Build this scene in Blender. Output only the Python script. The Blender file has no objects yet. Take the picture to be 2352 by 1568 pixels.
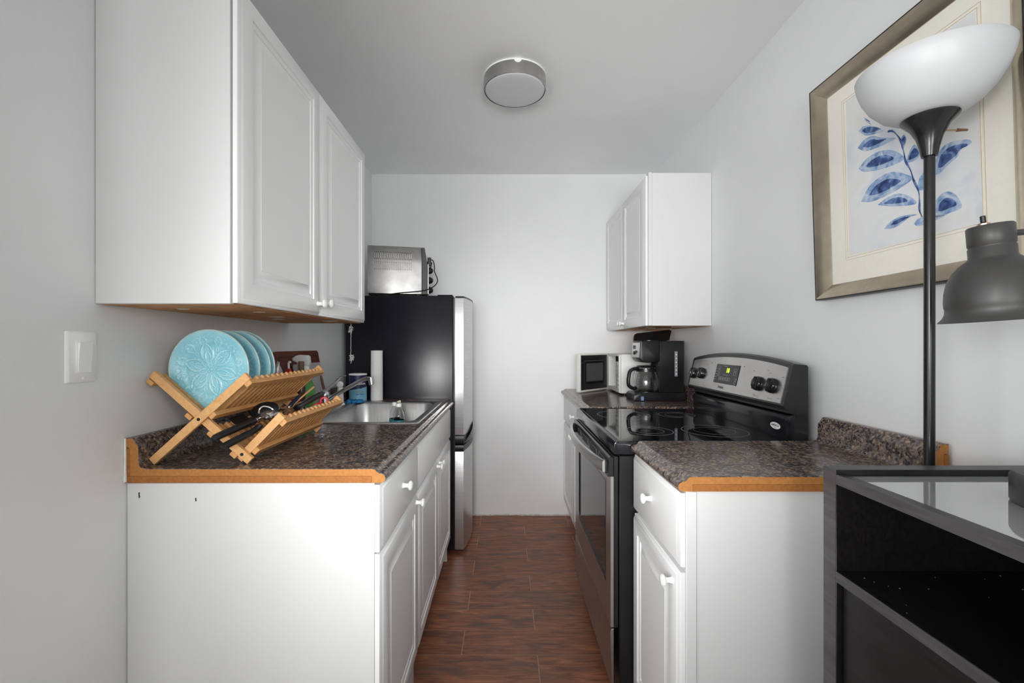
import bpy, bmesh, math, random
from mathutils import Vector, Matrix
random.seed(7)
S = bpy.context.scene
COL = S.collection
PI = math.pi

# ------------------------------------------------------------------ camera, light, exposure
CAM_H = 1.215
cd = bpy.data.cameras.new('camera'); cam = bpy.data.objects.new('camera', cd); COL.objects.link(cam)
cam.location = (0, 0, CAM_H); cam.rotation_euler = (PI/2, 0, 0)
cd.sensor_fit = 'HORIZONTAL'; cd.sensor_width = 36.0; cd.lens = 36.0*1010/2352
cd.shift_x = 14/2352; cd.shift_y = 9/2352; cd.clip_start = 0.02; cd.clip_end = 60
S.camera = cam

w = bpy.data.worlds.new('sky'); S.world = w; w.use_nodes = True
bg = w.node_tree.nodes['Background']; bg.inputs[0].default_value = (0.93, 0.97, 1.0, 1); bg.inputs[1].default_value = 3.3

def daylight(name, loc, sx, sz, power, color=(0.97, 0.985, 1.0), aim=(0, 1, 0)):
    ld = bpy.data.lights.new(name, 'AREA'); ld.shape = 'RECTANGLE'; ld.size = sx; ld.size_y = sz
    ld.energy = power; ld.color = color
    o = bpy.data.objects.new(name, ld); COL.objects.link(o); o.location = loc
    o.rotation_euler = Vector(aim).to_track_quat('-Z', 'Y').to_euler()
    return o
def soft_spot(name, loc, target, power, angle, radius, blend=1.0):
    ld = bpy.data.lights.new(name, 'SPOT'); ld.energy = power; ld.spot_size = math.radians(angle); ld.spot_blend = blend; ld.shadow_soft_size = radius
    o = bpy.data.objects.new(name, ld); COL.objects.link(o); o.location = loc
    o.rotation_euler = (Vector(target)-Vector(loc)).to_track_quat('-Z', 'Y').to_euler()
    return o
# daylight entering through the windows of the living room behind the camera
daylight('window_daylight', (-1.40, -4.19, 1.08), 1.7, 2.0, 18)
for y0_ in (-1.91, -0.28):                       # sky portals in the two side windows
    po_ = daylight('window_portal', (-3.19, y0_, 1.31), 1.6, 1.8, 1, aim=(1, 0, 0)); po_.data.cycles.is_portal = True
# unseen soft fill spots added behind the camera to brighten the kitchen
soft_spot('fill_spot', (0.25, -0.8, 1.35), (0.15, 3.1, 2.05), 142, 50, 0.3)
soft_spot('fill_spot', (-0.14, -0.8, 1.35), (-0.06, 3.1, 0.65), 182, 45, 0.3)
soft_spot('fill_spot', (-0.75, -0.6, 1.35), (1.06, 2.3, 1.5), 105, 62, 0.3)
soft_spot('fill_spot', (0.75, -0.6, 1.5), (-0.96, 2.3, 1.1), 42, 50, 0.3)
vs = S.view_settings
vs.view_transform = 'Standard'; vs.look = 'None'; vs.gamma = 1.0; vs.use_curve_mapping = False
vs.exposure = 0.0
S.cycles.use_denoising = True
S.cycles.max_bounces = 16; S.cycles.diffuse_bounces = 12; S.cycles.glossy_bounces = 5
S.cycles.transmission_bounces = 10; S.cycles.transparent_max_bounces = 12
S.cycles.caustics_reflective = False; S.cycles.caustics_refractive = False
S.cycles.sample_clamp_indirect = 4.0

# ------------------------------------------------------------------ helpers
MW = {}
class B:
    def __init__(s): s.bm = bmesh.new()
    def box(s, x0, x1, y0, y1, z0, z1, bev=0.0, seg=1):
        m = Matrix.Translation(((x0+x1)/2, (y0+y1)/2, (z0+z1)/2)) @ Matrix.Diagonal((abs(x1-x0), abs(y1-y0), abs(z1-z0), 1))
        vs = bmesh.ops.create_cube(s.bm, size=1, matrix=m)['verts']
        if bev:
            es = list({e for v in vs for e in v.link_edges})
            bmesh.ops.bevel(s.bm, geom=es, offset=bev, segments=seg, affect='EDGES', profile=0.5)
        return s
    def obox(s, c, ax, ay, az, sx, sy, sz, bev=0.0, seg=1):
        """box with centre c and unit axes ax, ay, az"""
        m = Matrix((ax, ay, az)).transposed().to_4x4(); m.translation = c
        m = m @ Matrix.Diagonal((sx, sy, sz, 1))
        vs = bmesh.ops.create_cube(s.bm, size=1, matrix=m)['verts']
        if bev:
            es = list({e for v in vs for e in v.link_edges})
            bmesh.ops.bevel(s.bm, geom=es, offset=bev, segments=seg, affect='EDGES', profile=0.5)
        return s
    def ring(s, pts): return [s.bm.verts.new(p) for p in pts]
    def bridge(s, a, b, closed=True):
        n = len(a)
        for i in range(n if closed else n-1):
            j = (i+1) % n
            s.bm.faces.new((a[i], a[j], b[j], b[i]))
    def loft(s, loops, cap0=True, cap1=True, closed=True):
        rs = [s.ring(l) for l in loops]
        for a, b in zip(rs, rs[1:]): s.bridge(a, b, closed)
        if cap0: s.bm.faces.new(rs[0][::-1])
        if cap1: s.bm.faces.new(rs[-1])
        return s
    def prism(s, poly, axis, a, b, bev=0.0, seg=1):
        f = {'y': lambda p, t: (p[0], t, p[1]), 'x': lambda p, t: (t, p[0], p[1]), 'z': lambda p, t: (p[0], p[1], t)}[axis]
        r0 = s.ring([f(p, a) for p in poly]); r1 = s.ring([f(p, b) for p in poly])
        s.bridge(r0, r1); c0 = s.bm.faces.new(r0[::-1]); c1 = s.bm.faces.new(r1)
        if bev:
            es = list(set(c0.edges) | set(c1.edges))
            bmesh.ops.bevel(s.bm, geom=es, offset=bev, segments=seg, affect='EDGES', profile=0.5)
        return s
    def tube(s, pts, r, seg=10, closed=False, flat=1.0, cap=True, up=None):
        pts = [Vector(p) for p in pts]; n = len(pts)
        rr = r if isinstance(r, (list, tuple)) else [r]*n
        tang = []
        for i in range(n):
            if closed: t = pts[(i+1) % n]-pts[i-1]
            else: t = pts[min(i+1, n-1)]-pts[max(i-1, 0)]
            tang.append(t.normalized())
        u = Vector(up) if up else (Vector((0, 0, 1)) if abs(tang[0].z) < 0.9 else Vector((1, 0, 0)))
        rings = []
        for i in range(n):
            t = tang[i]; u = (u - t*u.dot(t))
            if u.length < 1e-6: u = t.orthogonal()
            u.normalize(); v = t.cross(u)
            rings.append(s.ring([pts[i] + (u*math.cos(2*PI*k/seg)*flat + v*math.sin(2*PI*k/seg))*rr[i] for k in range(seg)]))
        for a, b in zip(rings, rings[1:]): s.bridge(a, b)
        if closed: s.bridge(rings[-1], rings[0])
        elif cap:
            s.bm.faces.new(rings[0][::-1]); s.bm.faces.new(rings[-1])
        return s
    def lathe(s, prof, seg=32, c=(0, 0, 0), axis=(0, 0, 1), close=False):
        c = Vector(c); q = Vector((0, 0, 1)).rotation_difference(Vector(axis).normalized())
        prev = None; first = None
        for (r, z) in prof:
            if r < 1e-6: cur = [s.bm.verts.new(c + q @ Vector((0, 0, z)))]
            else: cur = s.ring([c + q @ Vector((r*math.cos(2*PI*k/seg), r*math.sin(2*PI*k/seg), z)) for k in range(seg)])
            if prev is not None:
                if len(prev) == 1 and len(cur) > 1:
                    for k in range(seg): s.bm.faces.new((prev[0], cur[k], cur[(k+1) % seg]))
                elif len(cur) == 1 and len(prev) > 1:
                    for k in range(seg): s.bm.faces.new((prev[k], cur[0], prev[(k+1) % seg]))
                elif len(cur) > 1: s.bridge(prev, cur)
            else: first = cur
            prev = cur
        if close: s.bridge(prev, first)
        return s
    def cyl(s, p0, p1, r0, r1=None, seg=20, bev=0.0):
        r1 = r0 if r1 is None else r1
        p0 = Vector(p0); d = Vector(p1)-p0; L = d.length
        if bev: prof = [(0, 0), (r0-bev, 0), (r0, bev), (r1, L-bev), (r1-bev, L), (0, L)]
        else: prof = [(0, 0), (r0, 0), (r1, L), (0, L)]
        return s.lathe(prof, seg, p0, d)
    def sphere(s, c, r, sx=1, sy=1, sz=1, u=16, v=10):
        m = Matrix.Translation(c) @ Matrix.Diagonal((r*sx, r*sy, r*sz, 1))
        bmesh.ops.create_uvsphere(s.bm, u_segments=u, v_segments=v, radius=1, matrix=m); return s
    def poly(s, pts): s.bm.faces.new(s.ring(pts)); return s
    def xf(s, m): s.bm.transform(m); return s

def finish(bm, name, ang=38):
    bmesh.ops.recalc_face_normals(bm, faces=bm.faces[:])
    for f in bm.faces: f.smooth = True
    lim = math.radians(ang)
    for e in bm.edges:
        if len(e.link_faces) == 2:
            if e.calc_face_angle(0) > lim: e.smooth = False
    me = bpy.data.meshes.new(name); bm.to_mesh(me); bm.free(); return me

def part(name, b, mat, parent=None, world=True, ang=38, kind=None, label=None):
    if parent is not None and world: b.bm.transform(MW[parent.name].inverted())
    me = finish(b.bm, name, ang); me.materials.append(mat)
    o = bpy.data.objects.new(name, me); COL.objects.link(o)
    if parent is not None: o.parent = parent; MW[o.name] = MW[parent.name].copy()
    else: MW[o.name] = Matrix.Identity(4)
    if kind: o['kind'] = kind
    if label: o['label'] = label
    return o

def tag(o, label, cat, group=None, kind=None):
    o['label'] = label; o['category'] = cat
    if group: o['group'] = group
    if kind: o['kind'] = kind
    return o

def thing(name, label, cat, loc=(0, 0, 0), rz=0.0, group=None):
    o = bpy.data.objects.new(name, None); COL.objects.link(o); o.empty_display_size = 0.05
    o.location = loc; o.rotation_euler = (0, 0, rz)
    MW[o.name] = Matrix.Translation(loc) @ Matrix.Rotation(rz, 4, 'Z')
    return tag(o, label, cat, group)

def single(name, b, mat, label, cat, group=None, kind=None, base=None, ang=38):
    """a thing that is one mesh; its origin is set at base"""
    if base is not None: b.bm.transform(Matrix.Translation(base).inverted())
    o = part(name, b, mat, None, ang=ang)
    if base is not None: o.location = base; MW[o.name] = Matrix.Translation(base)
    return tag(o, label, cat, group, kind)

def struct(name, b, mat, parent=None):
    o = part(name, b, mat, parent); o['kind'] = 'structure'; return o

def clone(o, parent=None):
    c = o.copy(); COL.objects.link(c)
    if parent is not None: c.parent = parent
    for ch in list(o.children): clone(ch, c)
    return c

def arc(cx, cy, r, a0, a1, n):
    return [(cx+r*math.cos(a0+(a1-a0)*i/n), cy+r*math.sin(a0+(a1-a0)*i/n)) for i in range(n+1)]

def rrect(x0, x1, y0, y1, r, n=5):
    p = []
    for cx, cy, a in ((x1-r, y0+r, -PI/2), (x1-r, y1-r, 0), (x0+r, y1-r, PI/2), (x0+r, y0+r, PI)):
        p += arc(cx, cy, r, a, a+PI/2, n)
    return p

def spline(pts, n=6):
    """Catmull-Rom through pts"""
    P = [Vector(p) for p in pts]; out = []
    for i in range(len(P)-1):
        p0 = P[max(i-1, 0)]; p1 = P[i]; p2 = P[i+1]; p3 = P[min(i+2, len(P)-1)]
        for k in range(n):
            t = k/n
            out.append(0.5*((2*p1)+(p2-p0)*t+(2*p0-5*p1+4*p2-p3)*t*t+(3*p1-p0-3*p2+p3)*t**3))
    out.append(P[-1]); return out

def text_part(name, body, size, mat, parent, loc, ax, ay, align='CENTER', wrap=None, space=1.0, bold=0.0, shear=0.0, thick=0.0):
    """flat lettering as a mesh: ax = reading direction, ay = letter-up direction (world space)"""
    cu = bpy.data.curves.new(name, 'FONT'); cu.body = body; cu.size = size; cu.align_x = align; cu.align_y = 'CENTER'
    cu.space_character = space; cu.offset = bold; cu.shear = shear; cu.resolution_u = 3; cu.extrude = thick
    to = bpy.data.objects.new(name+'_tmp', cu); COL.objects.link(to)
    dg = bpy.context.evaluated_depsgraph_get(); dg.update()
    me = bpy.data.meshes.new_from_object(to.evaluated_get(dg)); me.name = name
    bpy.data.objects.remove(to); bpy.data.curves.remove(cu)
    ax = Vector(ax).normalized(); ay = Vector(ay).normalized(); az = ax.cross(ay)
    inv = MW[parent.name].inverted()
    for v in me.vertices:
        x, y, z = v.co
        if wrap: p = wrap(x, y)
        else: p = Vector(loc)+ax*x+ay*y+az*z
        v.co = inv @ Vector(p)
    me.materials.clear(); me.materials.append(mat)
    o = bpy.data.objects.new(name, me); COL.objects.link(o); o.parent = parent; MW[o.name] = MW[parent.name].copy()
    return o

# ------------------------------------------------------------------ materials
def srgb(r, g, b):
    f = lambda c: (c/255/12.92) if c/255 <= 0.04045 else ((c/255+0.055)/1.055)**2.4
    return (f(r), f(g), f(b), 1)

class Mat:
    def __init__(s, name):
        s.m = bpy.data.materials.new(name); s.m.use_nodes = True; s.t = s.m.node_tree
        s.p = s.t.nodes['Principled BSDF']
    def n(s, typ, **kw):
        nd = s.t.nodes.new(typ)
        for k, v in kw.items():
            if k in nd.inputs: nd.inputs[k].default_value = v
            else: setattr(nd, k, v)
        return nd
    def l(s, a, b): s.t.links.new(a, b)
    def coord(s, scale=(1, 1, 1), kind='Object'):
        tc = s.n('ShaderNodeTexCoord'); mp = s.n('ShaderNodeMapping'); mp.inputs['Scale'].default_value = scale
        s.l(tc.outputs[kind], mp.inputs['Vector']); return mp.outputs['Vector']
    def ramp(s, fac, stops, mode='LINEAR'):
        r = s.n('ShaderNodeValToRGB'); r.color_ramp.interpolation = mode
        e = r.color_ramp.elements
        while len(e) < len(stops): e.new(0.5)
        for k, (pos, c) in enumerate(stops): e[k].position = pos; e[k].color = c
        s.l(fac, r.inputs['Fac']); return r.outputs['Color']
    def bump(s, h, strength=0.1, dist=0.002):
        b = s.n('ShaderNodeBump'); b.inputs['Strength'].default_value = strength; b.inputs['Distance'].default_value = dist
        s.l(h, b.inputs['Height']); s.l(b.outputs['Normal'], s.p.inputs['Normal'])

def plain(name, col, rough=0.5, metal=0.0, var=0.04, scale=30.0, bump=0.0, coat=0.0, spec=0.5, ior=1.45, bscale=None):
    k = Mat(name); p = k.p
    p.inputs['Roughness'].default_value = rough; p.inputs['Metallic'].default_value = metal
    p.inputs['Specular IOR Level'].default_value = spec; p.inputs['IOR'].default_value = ior
    if coat: p.inputs['Coat Weight'].default_value = coat; p.inputs['Coat Roughness'].default_value = 0.05
    v = k.coord()
    nz = k.n('ShaderNodeTexNoise', Scale=scale, Detail=4.0)
    k.l(v, nz.inputs['Vector'])
    lo = tuple(max(0, c*(1-var)) for c in col[:3])+(1,); hi = tuple(min(1, c*(1+var)) for c in col[:3])+(1,)
    k.l(k.ramp(nz.outputs['Fac'], [(0.3, lo), (0.7, hi)]), p.inputs['Base Color'])
    if bump:
        n2 = k.n('ShaderNodeTexNoise', Scale=bscale or scale*6, Detail=3.0); k.l(v, n2.inputs['Vector'])
        k.bump(n2.outputs['Fac'], bump, 0.002)
    return k.m

def brushed(name, col, rough=0.3, stretch=(4, 4, 260), strength=0.05, metal=1.0, blotch=0.0):
    k = Mat(name); p = k.p; p.inputs['Metallic'].default_value = metal
    v = k.coord(stretch); nz = k.n('ShaderNodeTexNoise', Scale=3.0, Detail=5.0); k.l(v, nz.inputs['Vector'])
    lo = tuple(c*0.86 for c in col[:3])+(1,); hi = tuple(min(1, c*1.1) for c in col[:3])+(1,)
    k.l(k.ramp(nz.outputs['Fac'], [(0.25, lo), (0.75, hi)]), p.inputs['Base Color'])
    v2 = k.coord(); n2 = k.n('ShaderNodeTexNoise', Scale=9.0, Detail=3.0); k.l(v2, n2.inputs['Vector'])
    mr = k.n('ShaderNodeMapRange'); mr.inputs['To Min'].default_value = max(0.02, rough-0.06-blotch); mr.inputs['To Max'].default_value = rough+0.06+blotch
    k.l(n2.outputs['Fac'], mr.inputs['Value']); k.l(mr.outputs['Result'], p.inputs['Roughness'])
    k.bump(nz.outputs['Fac'], strength, 0.001); return k.m

def wood(name, dark, light, stretch=(1, 18, 18), scale=3.0, rough=0.5, bump=0.05):
    k = Mat(name); p = k.p; p.inputs['Roughness'].default_value = rough
    v = k.coord(stretch); nz = k.n('ShaderNodeTexNoise', Scale=scale, Detail=6.0, Distortion=0.4); k.l(v, nz.inputs['Vector'])
    k.l(k.ramp(nz.outputs['Fac'], [(0.28, dark), (0.72, light)]), p.inputs['Base Color'])
    k.bump(nz.outputs['Fac'], bump, 0.001); return k.m

def granite(name):
    k = Mat(name); p = k.p
    v = k.coord()
    ds = k.n('ShaderNodeTexNoise', Scale=60.0, Detail=2.0); k.l(v, ds.inputs['Vector'])
    mx = k.n('ShaderNodeMixRGB', blend_type='ADD'); mx.inputs['Fac'].default_value = 0.009
    k.l(v, mx.inputs[1]); k.l(ds.outputs['Color'], mx.inputs[2])
    vo = k.n('ShaderNodeTexVoronoi', Scale=170.0); vo.inputs['Randomness'].default_value = 1.0; k.l(mx.outputs[0], vo.inputs['Vector'])
    sp = k.n('ShaderNodeSeparateColor'); k.l(vo.outputs['Color'], sp.inputs[0])
    c1 = k.ramp(sp.outputs[0], [(0.0, srgb(42, 36, 37)), (0.18, srgb(82, 73, 70)), (0.40, srgb(110, 99, 95)), (0.55, srgb(62, 54, 54)),
                                (0.66, srgb(136, 120, 109)), (0.80, srgb(178, 148, 122)), (0.90, srgb(132, 126, 126))], 'CONSTANT')
    vo2 = k.n('ShaderNodeTexVoronoi', Scale=62.0); k.l(mx.outputs[0], vo2.inputs['Vector'])
    sp2 = k.n('ShaderNodeSeparateColor'); k.l(vo2.outputs['Color'], sp2.inputs[0])
    c2 = k.ramp(sp2.outputs[1], [(0.0, srgb(50, 43, 45)), (0.35, srgb(110, 99, 94)), (0.6, srgb(72, 62, 60)), (0.86, srgb(140, 121, 107))], 'CONSTANT')
    m2 = k.n('ShaderNodeMixRGB'); m2.inputs['Fac'].default_value = 0.4; k.l(c1, m2.inputs[1]); k.l(c2, m2.inputs[2])
    k.l(m2.outputs[0], p.inputs['Base Color']); p.inputs['Roughness'].default_value = 0.2
    n3 = k.n('ShaderNodeTexNoise', Scale=240.0, Detail=2.0); k.l(v, n3.inputs['Vector']); k.bump(n3.outputs['Fac'], 0.035, 0.001)
    return k.m

def tile_mat(name):
    k = Mat(name); p = k.p
    oi = k.n('ShaderNodeObjectInfo'); tc = k.n('ShaderNodeTexCoord')
    ad = k.n('ShaderNodeVectorMath', operation='ADD'); mu = k.n('ShaderNodeMath', operation='MULTIPLY'); mu.inputs[1].default_value = 40
    k.l(oi.outputs['Random'], mu.inputs[0]); k.l(tc.outputs['Object'], ad.inputs[0]); k.l(mu.outputs[0], ad.inputs[1])
    mp = k.n('ShaderNodeMapping'); mp.inputs['Scale'].default_value = (2.2, 16, 1); k.l(ad.outputs[0], mp.inputs['Vector'])
    nz = k.n('ShaderNodeTexNoise', Scale=3.0, Detail=7.0, Distortion=0.9); nz.inputs['Roughness'].default_value = 0.62; k.l(mp.outputs[0], nz.inputs['Vector'])
    c1 = k.ramp(nz.outputs['Fac'], [(0.30, srgb(98, 60, 45)), (0.5, srgb(146, 92, 66)), (0.62, srgb(166, 107, 76)), (0.80, srgb(214, 152, 110))])
    mp2 = k.n('ShaderNodeMapping'); mp2.inputs['Scale'].default_value = (3, 9, 1); k.l(ad.outputs[0], mp2.inputs['Vector'])
    n2 = k.n('ShaderNodeTexNoise', Scale=1.6, Detail=4.0, Distortion=1.4); k.l(mp2.outputs[0], n2.inputs['Vector'])
    f2 = k.ramp(n2.outputs['Fac'], [(0.48, (0, 0, 0, 1)), (0.7, (1, 1, 1, 1))])
    mx = k.n('ShaderNodeMixRGB'); k.l(f2, mx.inputs['Fac']); k.l(c1, mx.inputs[1]); mx.inputs[2].default_value = srgb(104, 76, 62)
    mr = k.n('ShaderNodeHueSaturation'); m5 = k.n('ShaderNodeMapRange'); m5.inputs['To Min'].default_value = 0.86; m5.inputs['To Max'].default_value = 1.12
    k.l(oi.outputs['Random'], m5.inputs['Value']); k.l(m5.outputs[0], mr.inputs['Value']); k.l(mx.outputs[0], mr.inputs['Color'])
    k.l(mr.outputs[0], p.inputs['Base Color']); p.inputs['Roughness'].default_value = 0.42
    k.bump(nz.outputs['Fac'], 0.12, 0.002); return k.m

def glass(name, col=(1, 1, 1, 1), rough=0.0, ior=1.45):
    k = Mat(name); p = k.p; p.inputs['Base Color'].default_value = col; p.inputs['Transmission Weight'].default_value = 1.0
    p.inputs['Roughness'].default_value = rough; p.inputs['IOR'].default_value = ior; return k.m

def emis(name, col, strength):
    k = Mat(name); p = k.p; p.inputs['Base Color'].default_value = (0, 0, 0, 1)
    p.inputs['Emission Color'].default_value = col; p.inputs['Emission Strength'].default_value = strength; return k.m

WALL = plain('wall_paint', (0.80, 0.806, 0.81, 1), 0.55, var=0.015, scale=5, bump=0.16, bscale=220)
CEIL = plain('ceiling_paint', (0.875, 0.88, 0.885, 1), 0.6, var=0.02, scale=3, bump=0.12, bscale=35)
DOOR = plain('white_door_lightened', (0.87, 0.87, 0.87, 1), 0.36, var=0.012, scale=4, bump=0.05, bscale=140)  # cabinet white raised to stand in for light the aisle-facing fronts lack
CAB = plain('white_cabinet_paint', (0.71, 0.71, 0.71, 1), 0.38, var=0.012, scale=4, bump=0.05, bscale=140)
KNOB = plain('white_knob_plastic', (0.92, 0.92, 0.90, 1), 0.3, var=0.01)
PLASTICW = plain('white_plastic', (0.92, 0.92, 0.91, 1), 0.35, var=0.01)
MDF = plain('raw_fibreboard', srgb(174, 116, 60), 0.75, var=0.14, scale=120, bump=0.2, bscale=400)
MDF2 = plain('raw_fibreboard_dark', srgb(160, 101, 48), 0.78, var=0.16, scale=140, bump=0.2, bscale=400)
UNDER = plain('raw_underside_board', srgb(206, 150, 100), 0.7, var=0.25, scale=14, bump=0.1)
GRAN = granite('brown_granite_laminate')
TILE = tile_mat('wood_look_tile')
GROUT = plain('tan_grout', srgb(186, 150, 126), 0.8, var=0.1, scale=60)
BAMB = wood('bamboo', srgb(208, 154, 98), srgb(226, 176, 120), (26, 6, 26), 4.0, 0.42)
BAMB2 = wood('bamboo_dark', srgb(194, 138, 82), srgb(214, 162, 104), (26, 6, 26), 4.0, 0.45)
STEEL = brushed('brushed_steel', (0.62, 0.61, 0.60, 1), 0.33)
STEELR = brushed('range_steel', (0.56, 0.545, 0.53, 1), 0.30, (3, 3, 3), 0.015)
STEELD = brushed('door_steel', (0.50, 0.46, 0.44, 1), 0.34, (3, 60, 3), 0.02)
SINKM = brushed('sink_steel', (0.55, 0.55, 0.55, 1), 0.36, (40, 4, 4), 0.02, blotch=0.05)
CHROME = plain('chrome', (0.75, 0.75, 0.77, 1), 0.10, 1.0, var=0.02)
BLACKG = plain('black_gloss_enamel', (0.010, 0.010, 0.012, 1), 0.12, var=0.1)
BLACKT = plain('black_ceramic_glass', (0.008, 0.008, 0.009, 1), 0.04, var=0.1, ior=1.6)
BLACKP = plain('black_plastic', (0.008, 0.008, 0.0095, 1), 0.36, var=0.15, bump=0.05)
BLACKS = plain('black_satin_plastic', (0.014, 0.014, 0.0155, 1), 0.26, var=0.1)
FRIDGEB = plain('black_fridge_side', (0.010, 0.010, 0.014, 1), 0.25, var=0.1, spec=0.3, bump=0.03, bscale=160)
FRIDGES = brushed('fridge_door_steel', (0.62, 0.62, 0.62, 1), 0.32, (3, 3, 120), 0.02)
DARKIN = plain('dark_interior', (0.006, 0.006, 0.006, 1), 0.6)
BWOOD = wood('black_brown_wood', (0.004, 0.0035, 0.004, 1), (0.013, 0.011, 0.0125, 1), (90, 5, 60), 2.0, 0.36, 0.25)
BEDGE = wood('black_brown_edge_band', (0.05, 0.046, 0.05, 1), (0.085, 0.08, 0.085, 1), (5, 5, 60), 2.0, 0.35, 0.1)
# ------------------------------------------------------------------ the setting
XL, XR, YB, YR, HC = -0.96, 1.06, 3.147, -4.2, 2.439
struct('wall_back', B().box(XL-0.1, XR+0.1, YB, YB+0.1, -0.05, HC+0.05), WALL)
struct('wall_left', B().box(XL-0.1, XL, 0.70, YB, -0.05, HC+0.05), WALL)
struct('wall_right', B().box(XR, XR+0.1, YR, YB, -0.05, HC+0.05), WALL)
struct('ceiling', B().box(-3.3, XR+0.1, YR-0.1, YB+0.1, HC, HC+0.1), CEIL)
struct('wall_living', B().box(-3.3, XL-0.1, 0.70, 0.80, -0.05, HC+0.05), WALL)
def wall_with_hole(axis, t0, t1, a0, a1, h0, h1, z0, z1):
    b = B()
    bx = (lambda p0, p1, q0, q1: b.box(p0, p1, t0, t1, q0, q1)) if axis == 'x' else (lambda p0, p1, q0, q1: b.box(t0, t1, p0, p1, q0, q1))
    edges = sorted(h0+h1)
    cur = a0
    for (s, e) in zip(h0, h1):
        bx(cur, s, -0.05, HC+0.05); bx(s, e, -0.05, z0); bx(s, e, z1, HC+0.05); cur = e
    bx(cur, a1, -0.05, HC+0.05); return b
struct('wall_rear', wall_with_hole('x', YR-0.1, YR, -3.3, XR+0.1, [-2.27], [-0.53], 0.06, 2.10), WALL)
struct('wall_side', wall_with_hole('y', -3.3, -3.2, YR, 0.70, [-2.72, -1.08], [-1.10, 0.52], 0.40, 2.22), WALL)
def window(n, axis, t, a0, a1, z0, z1):
    b = B(); f = 0.05
    am = (a0+a1)/2
    for (p0, p1, q0, q1) in ((a0, a0+f, z0, z1), (a1-f, a1, z0, z1), (a0+f, a1-f, z0, z0+f), (a0+f, a1-f, z1-f, z1), (am-0.02, am+0.02, z0+f, z1-f)):
        if axis == 'x': b.box(p0, p1, t-0.06, t-0.01, q0, q1)
        else: b.box(t-0.06, t-0.01, p0, p1, q0, q1)
    struct('window_%d' % n, b, PLASTICW)
window(1, 'x', YR, -2.27, -0.53, 0.06, 2.10)
window(2, 'y', -3.2, -2.72, -1.10, 0.40, 2.22); window(3, 'y', -3.2, -1.08, 0.52, 0.40, 2.22)

floor = struct('floor', B().box(-3.3, XR+0.1, YR-0.1, YB+0.1, -0.1, -0.0012), GROUT)
ys = [3.147, 2.962, 2.808, 2.6435, 2.480, 2.329, 2.177, 2.024, 1.8795, 1.728, 1.575, 1.42, 1.265, 1.11, 0.955, 0.8]
me_cache = {}
for i in range(len(ys)-1):
    y1, y0 = ys[i]-0.0019, ys[i+1]+0.0019
    if i == 0: y1 = YB
    j0 = -0.175 if i % 2 == 0 else 0.1235
    xs = [XL] + sorted(j0+0.599*k for k in range(-2, 3) if XL+0.02 < j0+0.599*k < XR-0.02) + [XR]
    for xa, xb in zip(xs, xs[1:]):
        x0, x1 = xa+0.0019, xb-0.0019
        cx, cy = (x0+x1)/2, (y0+y1)/2
        b = B().box(x0-cx, x1-cx, y0-cy, y1-cy, -0.0011, 0.0, 0.0004)
        o = part('tile', b, TILE, None); o.parent = floor; o.location = (cx, cy, 0)
b = B().box(-3.2, XR, YR, 0.7985, -0.0011, 0.0)
o = part('living_room_bounce_floor', b, plain('pale_bounce_floor', srgb(190, 184, 174), 0.9, var=0.05, scale=200), floor)  # unseen pale floor added to bounce light up to the ceiling
# bead of caulk where the back wall meets the floor
b = B(); rr = random.Random(3)
pts = [(-0.9+1.9*i/60, YB-0.003, 0.003+rr.uniform(-0.0015, 0.002)) for i in range(61)]
b.tube(pts, [0.006+rr.uniform(-0.002, 0.002) for _ in pts], 6)
struct('trim_1', b, plain('old_caulk', srgb(205, 198, 194), 0.7, var=0.2, scale=90))

# ------------------------------------------------------------------ cabinets
def door_mesh(a0, a1, b0, b1, mapf, t=0.018, frame=0.050, panel=True):
    """panel door with a moulded raised field; mapf(a, b, n) -> world"""
    prof = [(0.0, -t), (0.0, -0.0085), (0.002, -0.0068), (0.006, -0.0055), (0.0095, -0.0015), (0.0125, 0.0)]
    if panel:
        prof += [(frame, 0.0), (frame+0.002, -0.0036), (frame+0.014, -0.0046), (frame+0.0155, -0.0078), (frame+0.0235, -0.0078), (frame+0.0385, -0.0020), (frame+0.040, -0.0008), (frame+0.043, -0.0008)]
    b = B(); loops = []
    for ins, h in prof:
        loops.append([mapf(a, bb, h) for a, bb in ((a0+ins, b0+ins), (a1-ins, b0+ins), (a1-ins, b1-ins), (a0+ins, b1-ins))])
    return b.loft(loops)
def knob_mesh(p, d):
    return B().lathe([(0.0, 0.0), (0.0085, 0.0), (0.0075, 0.004), (0.006, 0.012), (0.0075, 0.017), (0.0125, 0.0195), (0.0145, 0.0225), (0.014, 0.0265), (0.010, 0.0295), (0.0, 0.0305)], 20, p, d)
def carcass(x0, x1, y0, y1, z0, z1, t=0.016, top=True, shelf=None, back_x=None, front=None):
    b = B(); b.box(x0, x1, y0, y0+t, z0, z1); b.box(x0, x1, y1-t, y1, z0, z1)
    b.box(x0, x1, y0+t, y1-t, z0, z0+t)
    if top: b.box(x0, x1, y0+t, y1-t, z1-t, z1)
    return b

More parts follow.
